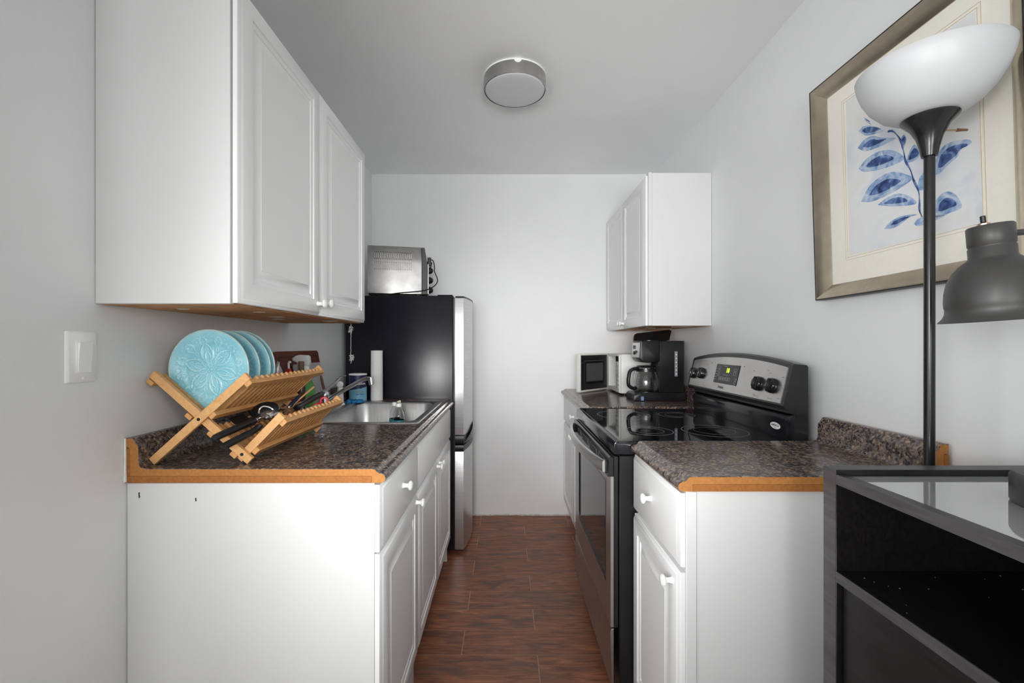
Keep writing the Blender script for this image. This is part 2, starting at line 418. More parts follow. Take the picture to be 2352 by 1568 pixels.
# left wall cabinet ------------------------------------------------
Y0, Y1, ZB = 1.026, 1.944, 1.3125
c = thing('wall_cabinet', 'tall two-door white wall cabinet on the left wall above the dish rack', 'cabinet', (-0.8, (Y0+Y1)/2, ZB), group=None)
bx = XL+0.0015
b = B().box(bx, -0.6435, Y0, Y0+0.016, ZB, 2.062, 0.0012)
b.box(bx, -0.6435, Y1-0.016, Y1, ZB, 2.062, 0.0012).box(bx, bx+0.006, Y0+0.016, Y1-0.016, ZB+0.012, 2.062)
part('carcass', b, CAB, c)
part('underside_board', B().box(bx+0.001, -0.645, Y0+0.0165, Y1-0.0165, ZB-0.0005, ZB+0.014), UNDER, c, label='raw brown underside board with flaking white paint')
b = B()
for (p, q, r, s) in ((-0.78, 1.50, 0.05, 0.012), (-0.72, 1.28, 0.03, 0.01), (-0.84, 1.62, 0.04, 0.02), (-0.70, 1.75, 0.05, 0.008), (-0.86, 1.17, 0.03, 0.01)):
    b.prism([(p+r*0.5*math.cos(t)*(1+0.35*math.sin(3*t+p*50)), q+s*math.sin(t)*(1+0.4*math.cos(2*t+q*40))) for t in [2*PI*k/12 for k in range(12)]], 'z', ZB-0.0015, ZB+0.001)
part('paint_flake', b, CAB, c, kind='stuff')
b = B().box(-0.662, -0.6435, Y0+0.0165, Y0+0.05, ZB+0.0145, 2.061).box(-0.662, -0.6435, Y1-0.05, Y1-0.0165, ZB+0.0145, 2.061)
b.box(-0.662, -0.6435, Y0+0.05, Y1-0.05, ZB+0.0145, ZB+0.05).box(-0.662, -0.6435, Y0+0.05, Y1-0.05, 2.03, 2.061).box(-0.662, -0.6435, 1.46, 1.51, ZB+0.05, 2.03)
part('face_frame', b, CAB, c)
mL = lambda xf: (lambda a, bb, n: (xf+n, a, bb))
mR = lambda xf: (lambda a, bb, n: (xf-n, a, bb))
for (a0, a1, ky) in ((1.0275, 1.4725, 1.450), (1.4755, 1.9425, 1.505)):
    d = part('door', door_mesh(a0, a1, ZB+0.002, 2.062, mL(-0.620), 0.0185), DOOR, c)
    part('knob', knob_mesh((-0.6205, ky, 1.352 if ky < 1.47 else 1.357), (1, 0, 0)), KNOB, d)

# right wall cabinet ------------------------------------------------
Y0, Y1, ZB, ZT = 2.263, 3.140, 1.3165, 2.103
c = thing('wall_cabinet', 'short two-door white wall cabinet on the right wall above the coffee maker', 'cabinet', (0.9, (Y0+Y1)/2, ZB))
bx = XR-0.0015
b = B().box(0.752, bx, Y0, Y0+0.016, ZB, ZT, 0.0012).box(0.752, bx, Y1-0.016, Y1, ZB, ZT, 0.0012).box(0.752, bx, Y0+0.016, Y1-0.016, ZT-0.016, ZT)
b.box(bx-0.006, bx, Y0+0.016, Y1-0.016, ZB, ZT-0.016)
part('carcass', b, CAB, c)
b = B().box(0.733, 0.7515, Y0-0.002, Y0+0.036, ZB+0.0005, ZT+0.002, 0.001).box(0.733, 0.7515, Y1-0.038, Y1, ZB, ZT).box(0.733, 0.7515, Y0+0.036, Y1-0.038, ZB, ZB+0.04).box(0.733, 0.7515, Y0+0.036, Y1-0.038, ZT-0.04, ZT)
part('face_frame', b, CAB, c)
part('underside_board', B().box(0.753, bx-0.001, Y0+0.0165, Y1-0.0165, ZB-0.0006, ZB+0.014), UNDER, c, label='raw orange brown underside with streaks of white paint')
b = B()
for (p, q, r, s) in ((0.80, 2.45, 0.05, 0.02), (0.86, 2.6, 0.06, 0.02), (0.95, 2.4, 0.09, 0.05), (0.82, 2.9, 0.05, 0.03), (0.98, 2.7, 0.08, 0.04), (0.9, 2.9, 0.06, 0.03)):
    b.prism([(p+r*0.5*math.cos(t)*(1+0.35*math.sin(3*t+p*50)), q+s*math.sin(t)*(1+0.4*math.cos(2*t+q*40))) for t in [2*PI*k/12 for k in range(12)]], 'z', ZB-0.0016, ZB+0.001)
part('paint_flake', b, CAB, c, kind='stuff')
for (a0, a1, ky) in ((2.2735, 2.695, 2.672), (2.6985, 3.132, 2.722)):
    d = part('door', door_mesh(a0, a1, ZB+0.001, ZT-0.012, mR(0.7145), 0.018), DOOR, c)
    part('knob', knob_mesh((0.715, ky, 1.347), (-1, 0, 0)), KNOB, d)

# left base cabinets ------------------------------------------------
XF = -0.3125
def left_base(name, lab, y0, y1, doors, drawer_knob, door_knobs, side=True):
    c = thing(name, lab, 'cabinet', (-0.65, (y0+y1)/2, 0))
    bx = XL+0.002
    b = B().box(bx, -0.3325, y0, y0+0.017, 0.0005, 0.867, 0.001)
    b.box(bx, -0.3325, y1-0.017, y1, 0.0005, 0.867).box(bx, -0.3325, y0+0.017, y1-0.017, 0.10, 0.116).box(bx, bx+0.006, y0+0.017, y1-0.017, 0.116, 0.867)
    part('carcass', b, CAB, c)
    part('toe_kick', B().box(-0.40, -0.384, y0+0.0175, y1-0.0175, 0.0005, 0.0995), CAB, c)
    b = B().box(-0.352, -0.3325, y0+0.0175, y0+0.045, 0.1165, 0.867).box(-0.352, -0.3325, y1-0.045, y1-0.0175, 0.1165, 0.867)
    b.box(-0.352, -0.3325, y0+0.045, y1-0.045, 0.1165, 0.145).box(-0.352, -0.3325, y0+0.045, y1-0.045, 0.67, 0.705).box(-0.352, -0.3325, y0+0.045, y1-0.045, 0.845, 0.867)
    part('face_frame', b, CAB, c)
    f = part('drawer_front' if drawer_knob else 'false_front', door_mesh(y0+0.001, y1-0.0015, 0.6915, 0.862, mL(XF), 0.0195, panel=False), DOOR, c)
    if drawer_knob: part('knob', knob_mesh((XF-0.0005, drawer_knob, 0.790), (1, 0, 0)), KNOB, f)
    for (a0, a1), ky in zip(doors, door_knobs):
        d = part('door', door_mesh(a0, a1, 0.123, 0.686, mL(XF), 0.0195), DOOR, c)
        part('knob', knob_mesh((XF-0.0005, ky, 0.667), (1, 0, 0)), KNOB, d)
    return c
c = left_base('base_cabinet', 'white one-drawer base cabinet at the near end of the left counter', 1.112, 1.5675, [(1.114, 1.566)], 1.335, [1.535])
fl = plain('dark_scuff', (0.05, 0.05, 0.05, 1), 0.8)
for (u, v, h, w_) in ((320, 1137, 0.016, 0.005), (450, 1147, 0.010, 0.005)):
    x = (u-1162)/1010*1.112; z = CAM_H-(v-793)/1010*1.112
    part('paint_chip', B().prism([(x-w_/2, z+h*0.4), (x+w_*0.4, z+h*0.5), (x+w_*0.2, z+h*0.1), (x+w_*0.5, z-h*0.3), (x-w_*0.3, z-h*0.5)], 'y', 1.1117, 1.1121), fl, c)
left_base('base_cabinet', 'white two-door sink base cabinet beside the fridge', 1.5685, 2.488, [(1.570, 2.019), (2.022, 2.486)], None, [1.992, 2.052])

# right base cabinets ------------------------------------------------
def right_base(name, lab, y0, y1, xf, doors, knob_y, door_knobs, ret=0.0):
    c = thing(name, lab, 'cabinet', (0.75, (y0+y1)/2, 0))
    bx = XR-0.012
    xs = xf+0.046
    b = B().box(xs, bx, y0+0.004, y0+0.02, 0.0005, 0.866, 0.001)
    b.box(xs, bx, y1-0.017, y1, 0.0005, 0.866).box(xs, bx, y0+0.02, y1-0.017, 0.10, 0.116).box(bx-0.006, bx, y0+0.02, y1-0.017, 0.116, 0.866)
    part('carcass', b, CAB, c)
    part('toe_kick', B().box(xs+0.01, xs+0.025, y0+0.0205, y1-0.0175, 0.0005, 0.0995), CAB, c)
    xa, xb = xf+0.0195, xs-0.0005
    b = B().box(xa, xb, y0, y0+0.04, 0.1, 0.866, 0.0015).box(xa, xb, y1-0.04, y1, 0.1, 0.866).box(xa, xb, y0+0.04, y1-0.04, 0.1, 0.135).box(xa, xb, y0+0.04, y1-0.04, 0.665, 0.69).box(xa, xb, y0+0.04, y1-0.04, 0.84, 0.866)
    part('face_frame', b, CAB, c)
    f = part('drawer_front', door_mesh(y0+0.001, y1-0.0015, 0.685, 0.862, mR(xf), 0.0185, panel=False), DOOR, c)
    part('knob', knob_mesh((xf+0.0005, knob_y, 0.782), (-1, 0, 0)), KNOB, f)
    for (a0, a1), (ky, kz) in zip(doors, door_knobs):
        d = part('door', door_mesh(a0, a1, 0.115, 0.672, mR(xf), 0.0185), DOOR, c)
        part('knob', knob_mesh((xf+0.0005, ky, kz), (-1, 0, 0)), KNOB, d)
    return c
right_base('base_cabinet', 'narrow white base cabinet with drawer between range and black shelf unit', 1.05, 1.4275, 0.4105, [(1.051, 1.4265)], 1.245, [(1.086, 0.636)])
right_base('base_cabinet', 'white base cabinet in the back right corner beyond the range', 2.225, 3.135, 0.4105, [(2.227, 2.678), (2.682, 3.133)], 2.66, [(2.652, 0.655), (2.708, 0.655)])

# ------------------------------------------------------------------ countertops
ZC = 0.905
def top_path(D, splash=True):
    back = [(0.002, 0.0765), (0.0175, 0.077), (0.0215, 0.075), (0.0245, 0.0685), (0.029, 0.0625), (0.0335, 0.0585), (0.0355, 0.052), (0.0355, 0.018), (0.0375, 0.0075), (0.0445, 0.0012), (0.056, 0.0)]
    front = [(D-0.034, 0.0), (D-0.028, -0.0012), (D-0.0235, -0.0045), (D-0.0205, -0.0085), (D-0.0165, -0.011), (D-0.0105, -0.012), (D-0.005, -0.0145), (D-0.001, -0.019), (D, -0.0245), (D-0.0015, -0.0305), (D-0.006, -0.0345)]
    return back, front
def offs(path, d):
    out = []
    for i, p in enumerate(path):
        a = path[max(i-1, 0)]; c_ = path[min(i+1, len(path)-1)]
        tx, tz = c_[0]-a[0], c_[1]-a[1]; L = math.hypot(tx, tz)
        out.append((p[0]+tz/L*-d*-1*-1 if False else p[0]-(-tz/L)*d*-1*-1, p[1]-(tx/L)*d))
    return out
def countertop(lab, y0, y1, D, side, hole=None):
    """side=+1: back on the left wall; -1: back on the right wall"""
    X = (lambda d: XL+0.001+d) if side > 0 else (lambda d: XR-0.011-d)
    c = thing('countertop', lab, 'countertop', (X(D/2), (y0+y1)/2, ZC-0.036))
    back, front = top_path(D)
    full = back+front
    def inner(path):
        o = []
        for i, p in enumerate(path):
            a = path[max(i-1, 0)]; q = path[min(i+1, len(path)-1)]
            tx, tz = q[0]-a[0], q[1]-a[1]; L = math.hypot(tx, tz)
            o.append((p[0]+tz/L*0.0014, p[1]-tx/L*0.0014))
        return o
    lam, core = B(), B()
    def seg(path, ya, yb, tail, eps):
        ip = inner(path)
        poly = path+ip[::-1]
        lam.prism([(X(d), ZC+z) for d, z in poly], 'y', ya, yb)
        cp = [(d, z) for d, z in ip]+tail
        core.prism([(X(d), ZC+z) for d, z in cp], 'y', ya+eps, yb-eps)
    tail_front = [(D-0.012, -0.0355), (D-0.036, -0.0355), (D-0.036, -0.0185)]
    tail_back = [(0.0135, -0.0185), (0.0135, 0.052), (0.002, 0.055)]
    if hole is None: seg(full, y0, y1, tail_front+tail_back, 0.0)
    else:
        ha, hb, h0, h1 = hole                        # depth range, length range of the sink cut-out
        seg(full, y0, h0, tail_front+tail_back, 0.0)
        seg(full, h1, y1, tail_front+tail_back, 0.0)
        seg([(hb, 0.0)]+front, h0, h1, tail_front+[(hb+0.002, -0.0185)], 0.0)
        seg(back+[(ha, 0.0)], h0, h1, [(ha-0.002, -0.0185)]+tail_back, 0.0)
    part('laminate_skin', lam, GRAN, c, ang=50)
    part('core_board', core, MDF, c)
    part('build_up_strip', B().box(X(0.0), X(D-0.0368), y0+0.0004, y0+0.09, ZC-0.0358, ZC-0.0192), MDF2, c)
    if hole is None: part('build_up_strip', B().box(X(0.0), X(D-0.0368), y1-0.05, y1-0.0004, ZC-0.0358, ZC-0.0192), MDF2, c)
    part('splash_backer', B().box(X(0.0), X(0.0127), y0+0.0005, y1-0.001, ZC-0.0185, ZC+0.0515), MDF2, c)
    return c
DL = 0.657
ct = countertop('long brown granite-look countertop with sink on the left, raw fibreboard end', 1.106, 2.540, DL, 1, (0.140, 0.595, 1.755, 2.385))
countertop('short brown granite-look countertop between the range and black shelf unit', 1.040, 1.4295, 0.643, -1)
cf = countertop('brown granite-look countertop under microwave and coffee maker', 2.2225, 3.143, 0.655, -1)
b_, f_ = top_path(0.655)
part('end_cap', B().prism([(XR-0.011-d, ZC+z) for d, z in b_+f_]+[(XR-0.011-0.645, ZC-0.0355), (XR-0.013, ZC-0.0355)], 'y', 2.2208, 2.2223), GRAN, cf)
wh = plain('white_caulk', (0.75, 0.75, 0.75, 1), 0.6, var=0.06, scale=80)
part('caulk_bead', B().tube([(XL+0.004, 1.104, 0.872), (XL+0.0035, 1.1045, 0.90), (XL+0.004, 1.104, 0.94), (XL+0.0035, 1.1045, 0.981)], [0.004, 0.003, 0.003, 0.0025], 7), wh, ct, label='white caulk bead')
# ------------------------------------------------------------------ fridge
FY0, FY1 = 2.562, 3.085
c = thing('fridge', 'black-sided fridge with two steel doors in the back left corner', 'fridge', (-0.6, 2.82, 0))
part('cabinet_body', B().box(-0.935, -0.307, FY0, FY1, 0.02, 1.5055, 0.006, 2), FRIDGEB, c)
part('hinge_cover', B().box(-0.40, -0.312, FY0+0.004, FY0+0.07, 1.506, 1.5105, 0.002), BLACKP, c)
part('hinge_cover', B().box(-0.40, -0.312, FY1-0.07, FY1-0.004, 1.506, 1.5105, 0.002), BLACKP, c)
for x in (-0.88, -0.36):
    for y in (FY0+0.05, FY1-0.05): part('foot', B().cyl((x, y, 0.0005), (x, y, 0.022), 0.018), BLACKP, c)
def fdoor(z0, z1, mat, name):
    n = 14; x0 = -0.2965; poly = [(x0, FY0+0.001)]
    # bowed front
    fr = [( -0.2475+0.030*math.sin(PI*t), FY0+0.001+(FY1-FY0-0.002)*t) for t in [i/n for i in range(n+1)]]
    poly += fr+[(x0, FY1-0.001)]
    return part(name, B().prism(poly, 'z', z0, z1, 0.004, 2), mat, c, ang=50)
up = fdoor(0.690, 1.494, FRIDGES, 'freezer_door'); lo = fdoor(0.022, 0.598, FRIDGES, 'fridge_door')
def cap(z0, z1, par, o=0.001):
    n = 14; x0 = -0.2955
    fr = [(-0.2465+0.031*math.sin(PI*t), FY0+(FY1-FY0)*t) for t in [i/n for i in range(n+1)]]
    return part('door_end_cap', B().prism([(x0, FY0)]+fr+[(x0, FY1)], 'z', z0, z1, 0.002), BLACKP, par, ang=50)
cap(1.4945, 1.502, up); cap(0.642, 0.6895, up); cap(0.5985, 0.634, lo)
n = 12
b = B()
outer = [(-0.2455+0.031*math.sin(PI*t)+0.004, FY0+0.01+0.36*t, 0.648+0.085*math.sin(PI*0.5*t)) for t in [i/n for i in range(n+1)]]
inner_ = [(x-0.006, y, 0.646) for x, y, z in outer]
b.loft([[(x, y, 0.645), (x+0.003, y, 0.645), (x+0.003, y, z), (x, y, z)] for x, y, z in outer])
part('handle_recess', b, BLACKS, up, label='black sweeping handle pocket')
part('door_gasket', B().box(-0.3065, -0.297, FY0+0.01, FY1-0.01, 0.03, 1.49), BLACKP, c)

# ------------------------------------------------------------------ toaster oven (turned slightly away)
tz = 1.5062
c = thing('toaster_oven', 'dusty steel toaster oven with black knobs standing on top of the fridge', 'toaster oven', (-0.69, 2.77, tz), math.radians(12))
W2, D0, D1 = 0.145, -0.16, 0.165
b = B()
sec = [(-0.155, 0.018), (-0.158, 0.06), (-0.156, 0.20), (-0.150, 0.292), (-0.142, 0.301), (0.142, 0.301), (0.15, 0.292), (0.156, 0.20), (0.158, 0.06), (0.155, 0.018)]
b.prism([(y, z) for y, z in sec], 'x', D0, D1-0.012, 0.002)
TO = brushed('toaster_oven_steel', (0.46, 0.45, 0.44, 1), 0.46, (8, 8, 8), 0.03, blotch=0.06)
part('shell', b, TO, c, world=False)
GREYD = plain('dark_grey_panel', (0.06, 0.06, 0.062, 1), 0.5)
b = B().prism([(D1-0.0115, 0.016), (D1+0.022, 0.016), (D1+0.022, 0.20), (D1+0.006, 0.298), (D1-0.0115, 0.298)], 'y', -0.157, 0.157, 0.003)
fr = part('front_frame', b, GREYD, c, world=False)
part('control_strip', B().box(D1+0.0225, D1+0.031, -0.156, -0.06, 0.017, 0.20, 0.002), TO, c, world=False)
part('glass_door', B().box(D1+0.0225, D1+0.030, -0.055, 0.15, 0.03, 0.235, 0.002), BLACKT, c, world=False)
h = part('door_handle', B().tube([(D1+0.028, -0.045, 0.222), (D1+0.05, -0.045, 0.226), (D1+0.052, 0.05, 0.226), (D1+0.05, 0.14, 0.226), (D1+0.028, 0.14, 0.222)], 0.007, 8), BLACKS, c, world=False)
for z in (0.048, 0.108, 0.168):
    part('knob', B().lathe([(0, 0), (0.021, 0), (0.021, 0.008), (0.016, 0.020), (0.008, 0.027), (0, 0.028)], 18, (D1+0.0315, -0.108, z), (1, 0, 0)), BLACKP, c, world=False)
for x in (-0.11, 0.13):
    for y in (-0.13, 0.13): part('foot', B().lathe([(0, 0), (0.011, 0), (0.013, 0.018), (0.02, 0.03), (0, 0.03)], 12, (x, y, 0.0005)), BLACKP, c, world=False)
# rows of pressed louvres on the side
b = B()
for (z0, z1) in ((0.222, 0.262), (0.160, 0.202)):
    for k in range(21):
        x = -0.118+k*0.0105
        for z in (z0, z1): b.box(x-0.0016, x+0.0016, -0.1592, -0.150, z-0.0016, z+0.0016)
part('vent_hole', b, DARKIN, c, world=False, kind='stuff')
b = B()
for (z0, z1) in ((0.222, 0.262), (0.160, 0.202)):
    for k in range(21):
        x = -0.118+k*0.0105
        b.box(x-0.0022, x+0.0022, -0.1585, -0.148, z0+0.004, z1-0.004, 0.001)
part('vent_louvre', b, TO, c, world=False, kind='stuff')
cord = spline([(D1+0.035, -0.125, 0.236), (D1+0.058, -0.128, 0.225), (D1+0.066, -0.13, 0.185), (D1+0.066, -0.13, 0.16), (D1+0.083, -0.14, 0.115), (D1+0.078, -0.15, 0.085), (D1+0.045, -0.164, 0.055), (0.15, -0.166, 0.035), (0.02, -0.167, 0.020), (-0.06, -0.168, 0.006), (-0.15, -0.165, 0.005)], 5)
part('power_cord', B().tube(cord, 0.0032, 7), BLACKP, c, world=False)
part('plug', B().box(D1+0.024, D1+0.046, -0.135, -0.112, 0.195, 0.245, 0.003).box(D1+0.04, D1+0.048, -0.13, -0.12, 0.185, 0.20, 0.001), BLACKP, c, world=False)

# ------------------------------------------------------------------ range
SY0, SY1 = 1.4365, 2.2005
c = thing('range', 'black and steel electric range with glass cooktop on the right', 'range', (0.65, 1.82, 0))
part('body', B().box(0.372, 0.985, SY0+0.006, SY1-0.006, 0.02, 0.853, 0.003), BLACKP, c)
for x in (0.42, 0.93):
    for y in (SY0+0.05, SY1-0.05): part('foot', B().cyl((x, y, 0.0005), (x, y, 0.022), 0.016), BLACKP, c)
b = B().prism([(0.356, 0.858), (0.3525, 0.862), (0.3535, 0.893), (0.3575, 0.899), (0.364, 0.9005), (0.374, 0.8985), (0.95, 0.8985), (0.95, 0.858)], 'y', SY0, SY1, 0.003, 2)
part('cooktop_rim', b, BLACKG, c)
ck = part('cooktop_glass', B().box(0.376, 0.915, SY0+0.016, SY1-0.014, 0.8975, 0.8997), BLACKT, c)
RING = plain('burner_ring_print', (0.16, 0.16, 0.165, 1), 0.3)
for (x, y, r) in ((0.535, 2.00, 0.118), (0.53, 1.625, 0.085), (0.775, 2.00, 0.08), (0.77, 1.625, 0.115)):
    b = B()
    for q in ((r, r-0.003), (r*0.62, r*0.62-0.0015)):
        b.lathe([(q[0], 0), (q[0], 0.0003), (q[1], 0.0003), (q[1], 0)], 48, (x, y, 0.89965))
    part('burner_ring', b, RING, ck)
# oven door
part('door_inner', B().box(0.3555, 0.3705, SY0+0.012, SY1-0.012, 0.285, 0.850, 0.002), BLACKP, c)
DX = 0.3455
def rect_frame(b, x0, x1, y0, y1, z0, z1, wy0, wy1, wz0, wz1):
    b.box(x0, x1, y0, wy0, z0, z1).box(x0, x1, wy1, y1, z0, z1).box(x0, x1, wy0, wy1, z0, wz0).box(x0, x1, wy0, wy1, wz1, z1); return b
od = part('oven_door', rect_frame(B(), DX, 0.3552, SY0+0.014, SY1-0.014, 0.286, 0.782, 1.524, 2.080, 0.405, 0.746), STEELD, c, label='brushed steel door skin')
part('window_pane', B().box(DX+0.003, 0.3551, 1.5245, 2.0795, 0.4055, 0.7455), BLACKT, od)
part('window_trim', rect_frame(B(), DX-0.0012, DX+0.0025, 1.521, 2.083, 0.402, 0.749, 1.530, 2.074, 0.411, 0.740), BLACKG, od)
part('door_top_trim', B().prism([(0.3355, 0.783), (0.355, 0.783), (0.355, 0.846), (0.345, 0.849), (0.3395, 0.845)], 'y', SY0+0.010, SY1-0.010, 0.002), BLACKS, c)
VG = plain('vent_grey', (0.09, 0.09, 0.095, 1), 0.5)
for (a, e) in ((1.49, 1.585), (1.63, 1.76), (1.80, 1.93), (1.97, 2.05)):
    v = part('vent_slot', B().box(0.3345, 0.3375, a, e, 0.806, 0.832), VG, c)
    b = B(); n = int((e-a)/0.009)
    for k in range(n): b.box(0.3338, 0.3346, a+0.003+k*0.009, a+0.0065+k*0.009, 0.808, 0.830)
    part('vent_bar', b, BLACKP, v, kind='stuff')
hp = [(0.331-0.036*math.sin(PI*t)**0.75, SY0+0.03+(SY1-SY0-0.06)*t) for t in [i/24 for i in range(25)]]
b = B(); b.loft([[(x-0.006, y, 0.793), (x-0.009, y, 0.797), (x-0.009, y, 0.827), (x-0.006, y, 0.831), (x+0.003, y, 0.831), (x+0.003, y, 0.793)] for x, y in hp])
hd = part('oven_handle', b, STEEL, c, label='bowed flat steel bar handle')
for y in (SY0+0.0385, SY1-0.0385): part('handle_mount', B().box(0.330, 0.3385, y-0.018, y+0.018, 0.792, 0.832, 0.002), BLACKS, hd)
part('storage_drawer', B().prism([(0.3565, 0.085), (0.349, 0.085), (0.3445, 0.272), (0.349, 0.281), (0.3565, 0.281)], 'y', SY0+0.012, SY1-0.012, 0.002), STEELD, c)
part('kick_plate', B().box(0.372, 0.38, SY0+0.03, SY1-0.03, 0.021, 0.083), BLACKP, c)
# backguard
sec = [(0.932, 0.9865), (0.9445, 0.9865), (0.9445, 0.996), (0.914, 1.004), (0.9075, 1.017), (0.9395, 1.150), (0.946, 1.1545), (0.985, 1.150), (0.989, 1.144), (0.989, 0.9865)]
def arch(t): return 0.030*math.sin(PI*min(1, max(0, t)))**0.8
b = B(); n = 28; loops = []
for i in range(n+1):
    t = i/n; y = SY0+0.002+(SY1-SY0-0.004)*t
    loops.append([(x+(arch(t)*0.2406 if 1.1 < z and x < 0.95 else 0), y, z+(arch(t) if z > 1.1 else 0)) for x, z in sec])
b.loft(loops)
bg_ = part('backguard', b, BLACKS, c, ang=30)
lowp = part('lower_panel', B().prism([(0.9295, 0.899), (0.926, 0.963), (0.929, 0.973), (0.938, 0.984), (0.989, 0.986), (0.989, 0.899)], 'y', SY0+0.022, SY1-0.022, 0.004, 2), BLACKG, c)
part('side_cover', B().prism([(0.944, 0.899), (0.944, 0.9862), (0.989, 0.9862), (0.989, 0.899)], 'y', SY0+0.002, SY0+0.0215), BLACKS, c)
part('side_cover', B().prism([(0.944, 0.899), (0.944, 0.9862), (0.989, 0.9862), (0.989, 0.899)], 'y', SY1-0.0215, SY1-0.002), BLACKS, c)
# steel control panel, follows the sloped face
n_ = Vector((-(1.150-1.017), 0, 0.032)).normalized()      # outward normal of the sloped face
sl = Vector((0.032, 0, 0.133)).normalized()
def onface(y, s, h=0.0):
    p = Vector((0.9075, y, 1.017))+sl*s+n_*h; return p
b = B(); loops_f, loops_b = [], []
N = 28
bot = [onface(SY0+0.022+(SY1-SY0-0.044)*i/N, 0.006, 0) for i in range(N+1)]
top = [onface(SY0+0.022+(SY1-SY0-0.044)*i/N, 0.125+arch(0.02+0.96*i/N)*0.92, 0) for i in range(N+1)]
rows = []
for h in (0.0002, 0.0022):
    rows.append(([p+n_*h for p in bot], [p+n_*h for p in top]))
vb0, vt0 = b.ring(rows[0][0]), b.ring(rows[0][1]); vb1, vt1 = b.ring(rows[1][0]), b.ring(rows[1][1])
for i in range(N):
    b.bm.faces.new((vb1[i], vb1[i+1], vt1[i+1], vt1[i])); b.bm.faces.new((vb0[i], vt0[i], vt0[i+1], vb0[i+1]))
    b.bm.faces.new((vt1[i], vt1[i+1], vt0[i+1], vt0[i])); b.bm.faces.new((vb1[i], vb0[i], vb0[i+1], vb1[i+1]))
b.bm.faces.new((vb1[0], vt1[0], vt0[0], vb0[0])); b.bm.faces.new((vb1[N], vb0[N], vt0[N], vt1[N]))
cp = part('control_panel', b, STEELR, c, label='steel control panel with arched top edge')
for (y, s) in ((1.515, 0.060), (1.600, 0.060), (2.065, 0.069), (2.150, 0.064)):
    p = onface(y, s, 0.0024)
    k = part('burner_knob', B().lathe([(0, 0), (0.0255, 0), (0.0265, 0.003), (0.0258, 0.010), (0.0225, 0.0155), (0.015, 0.0175), (0, 0.018)], 28, p, n_), BLACKG, c)
    q = p+n_*0.0165
    part('knob_grip', B().obox(q, sl, Vector((0, 1, 0)), n_, 0.047, 0.010, 0.012, 0.004, 2), BLACKG, k)
b = B(); p = onface(1.842, 0.0785, 0.0036)
b.obox(p, sl, Vector((0, 1, 0)), n_, 0.082, 0.188, 0.0022, 0.001)
ds = part('clock_display', b, BLACKS, c)
GREEN = emis('green_led', (0.55, 1.0, 0.02, 1), 3.0)
INK = plain('light_grey_print', (0.42, 0.42, 0.43, 1), 0.5); INKD = plain('dark_print', (0.03, 0.03, 0.03, 1), 0.5)
yv, zv = (0, -1, 0), sl
def ft(name, s_, size, y, s, mat, par, h=0.005, **kw): return text_part(name, s_, size, mat, par, onface(y, s, h), yv, zv, **kw)
ft('clock_digits', '18', 0.026, 1.832, 0.094, GREEN, ds, bold=0.0006)
# printed key legends on the display (flat print)
b = B()
def key(y, s, wy, ws):
    q = 0.0009
    for (dy, dsv, a, e) in ((0, ws/2, wy, q), (0, -ws/2, wy, q), (wy/2, 0, q, ws), (-wy/2, 0, q, ws)):
        b.obox(onface(y+dy, s+dsv, 0.00485), sl, Vector((0, 1, 0)), n_, e, a, 0.0003)
def line(y, s, wy, ws=0.0016): b.obox(onface(y, s, 0.00485), sl, Vector((0, 1, 0)), n_, ws, wy, 0.0003)
for k in range(5): key(1.885-k*0.0185, 0.058, 0.016, 0.012); line(1.885-k*0.0185, 0.058, 0.007)
for k in range(5): line(1.925, 0.100-k*0.012, 0.010); 
for k in range(3): key(1.905, 0.106-k*0.016, 0.014, 0.011)
for k in range(2): key(1.773, 0.098-k*0.014, 0.018, 0.010); key(1.756, 0.060-k*0.012, 0.012, 0.009)
for k in range(3): line(1.86+0.012*(k-1), 0.1125, 0.009); line(1.858-0.014*k, 0.0745, 0.009)
part('key_legend', b, INK, ds, kind='stuff')
ft('brand_lettering', 'Amana', 0.017, 1.866, 0.022, INKD, cp, h=0.0025, shear=0.25, bold=0.0003)
for (y, s) in ((1.72, 0.118), (1.99, 0.122)): part('indicator_dot', B().lathe([(0, 0), (0.0022, 0), (0.0022, 0.0004), (0, 0.0004)], 12, onface(y, s, 0.0023), n_), INKD, cp)
b = B()
for (y, s) in ((1.645, 0.105), (1.56, 0.112), (1.545, 0.103), (1.47, 0.093), (1.47, 0.020), (1.615, 0.018), (2.03, 0.112), (2.11, 0.103)):
    b.obox(onface(y, s, 0.0025), sl, Vector((0, 1, 0)), n_, 0.0022, 0.012, 0.0003)
for (yc) in (1.515, 1.600):
    b.obox(onface(yc, 0.015, 0.0025), sl, Vector((0, 1, 0)), n_, 0.002, 0.03, 0.0003)
part('dial_print', b, plain('grey_print', (0.22, 0.22, 0.22, 1), 0.5), cp, kind='stuff')
# oval sticker on the lower black panel
nn = Vector((-0.067, 0, -0.0035)).normalized(); lx = Vector((-0.0035, 0, 0.067)).normalized(); cpt = Vector((0.9270, 1.513, 0.9395))
b = B(); b.ring
pts0 = [cpt+Vector((0, 1, 0))*0.028*math.cos(2*PI*k/28)+lx*0.0115*math.sin(2*PI*k/28) for k in range(28)]
b.loft([pts0, [q+Vector((-0.0009, 0, 0)) for q in pts0]])
st = part('oval_sticker', b, PLASTICW, c)
text_part('sticker_lettering', 'AMERICA', 0.0105, INKD, st, cpt+Vector((-0.0011, 0, 0.0015)), (0, -1, 0), lx, bold=0.0003)
text_part('sticker_lettering', 'MADE IN', 0.0035, INKD, st, cpt+Vector((-0.0011, 0, -0.006)), (0, -1, 0), lx)

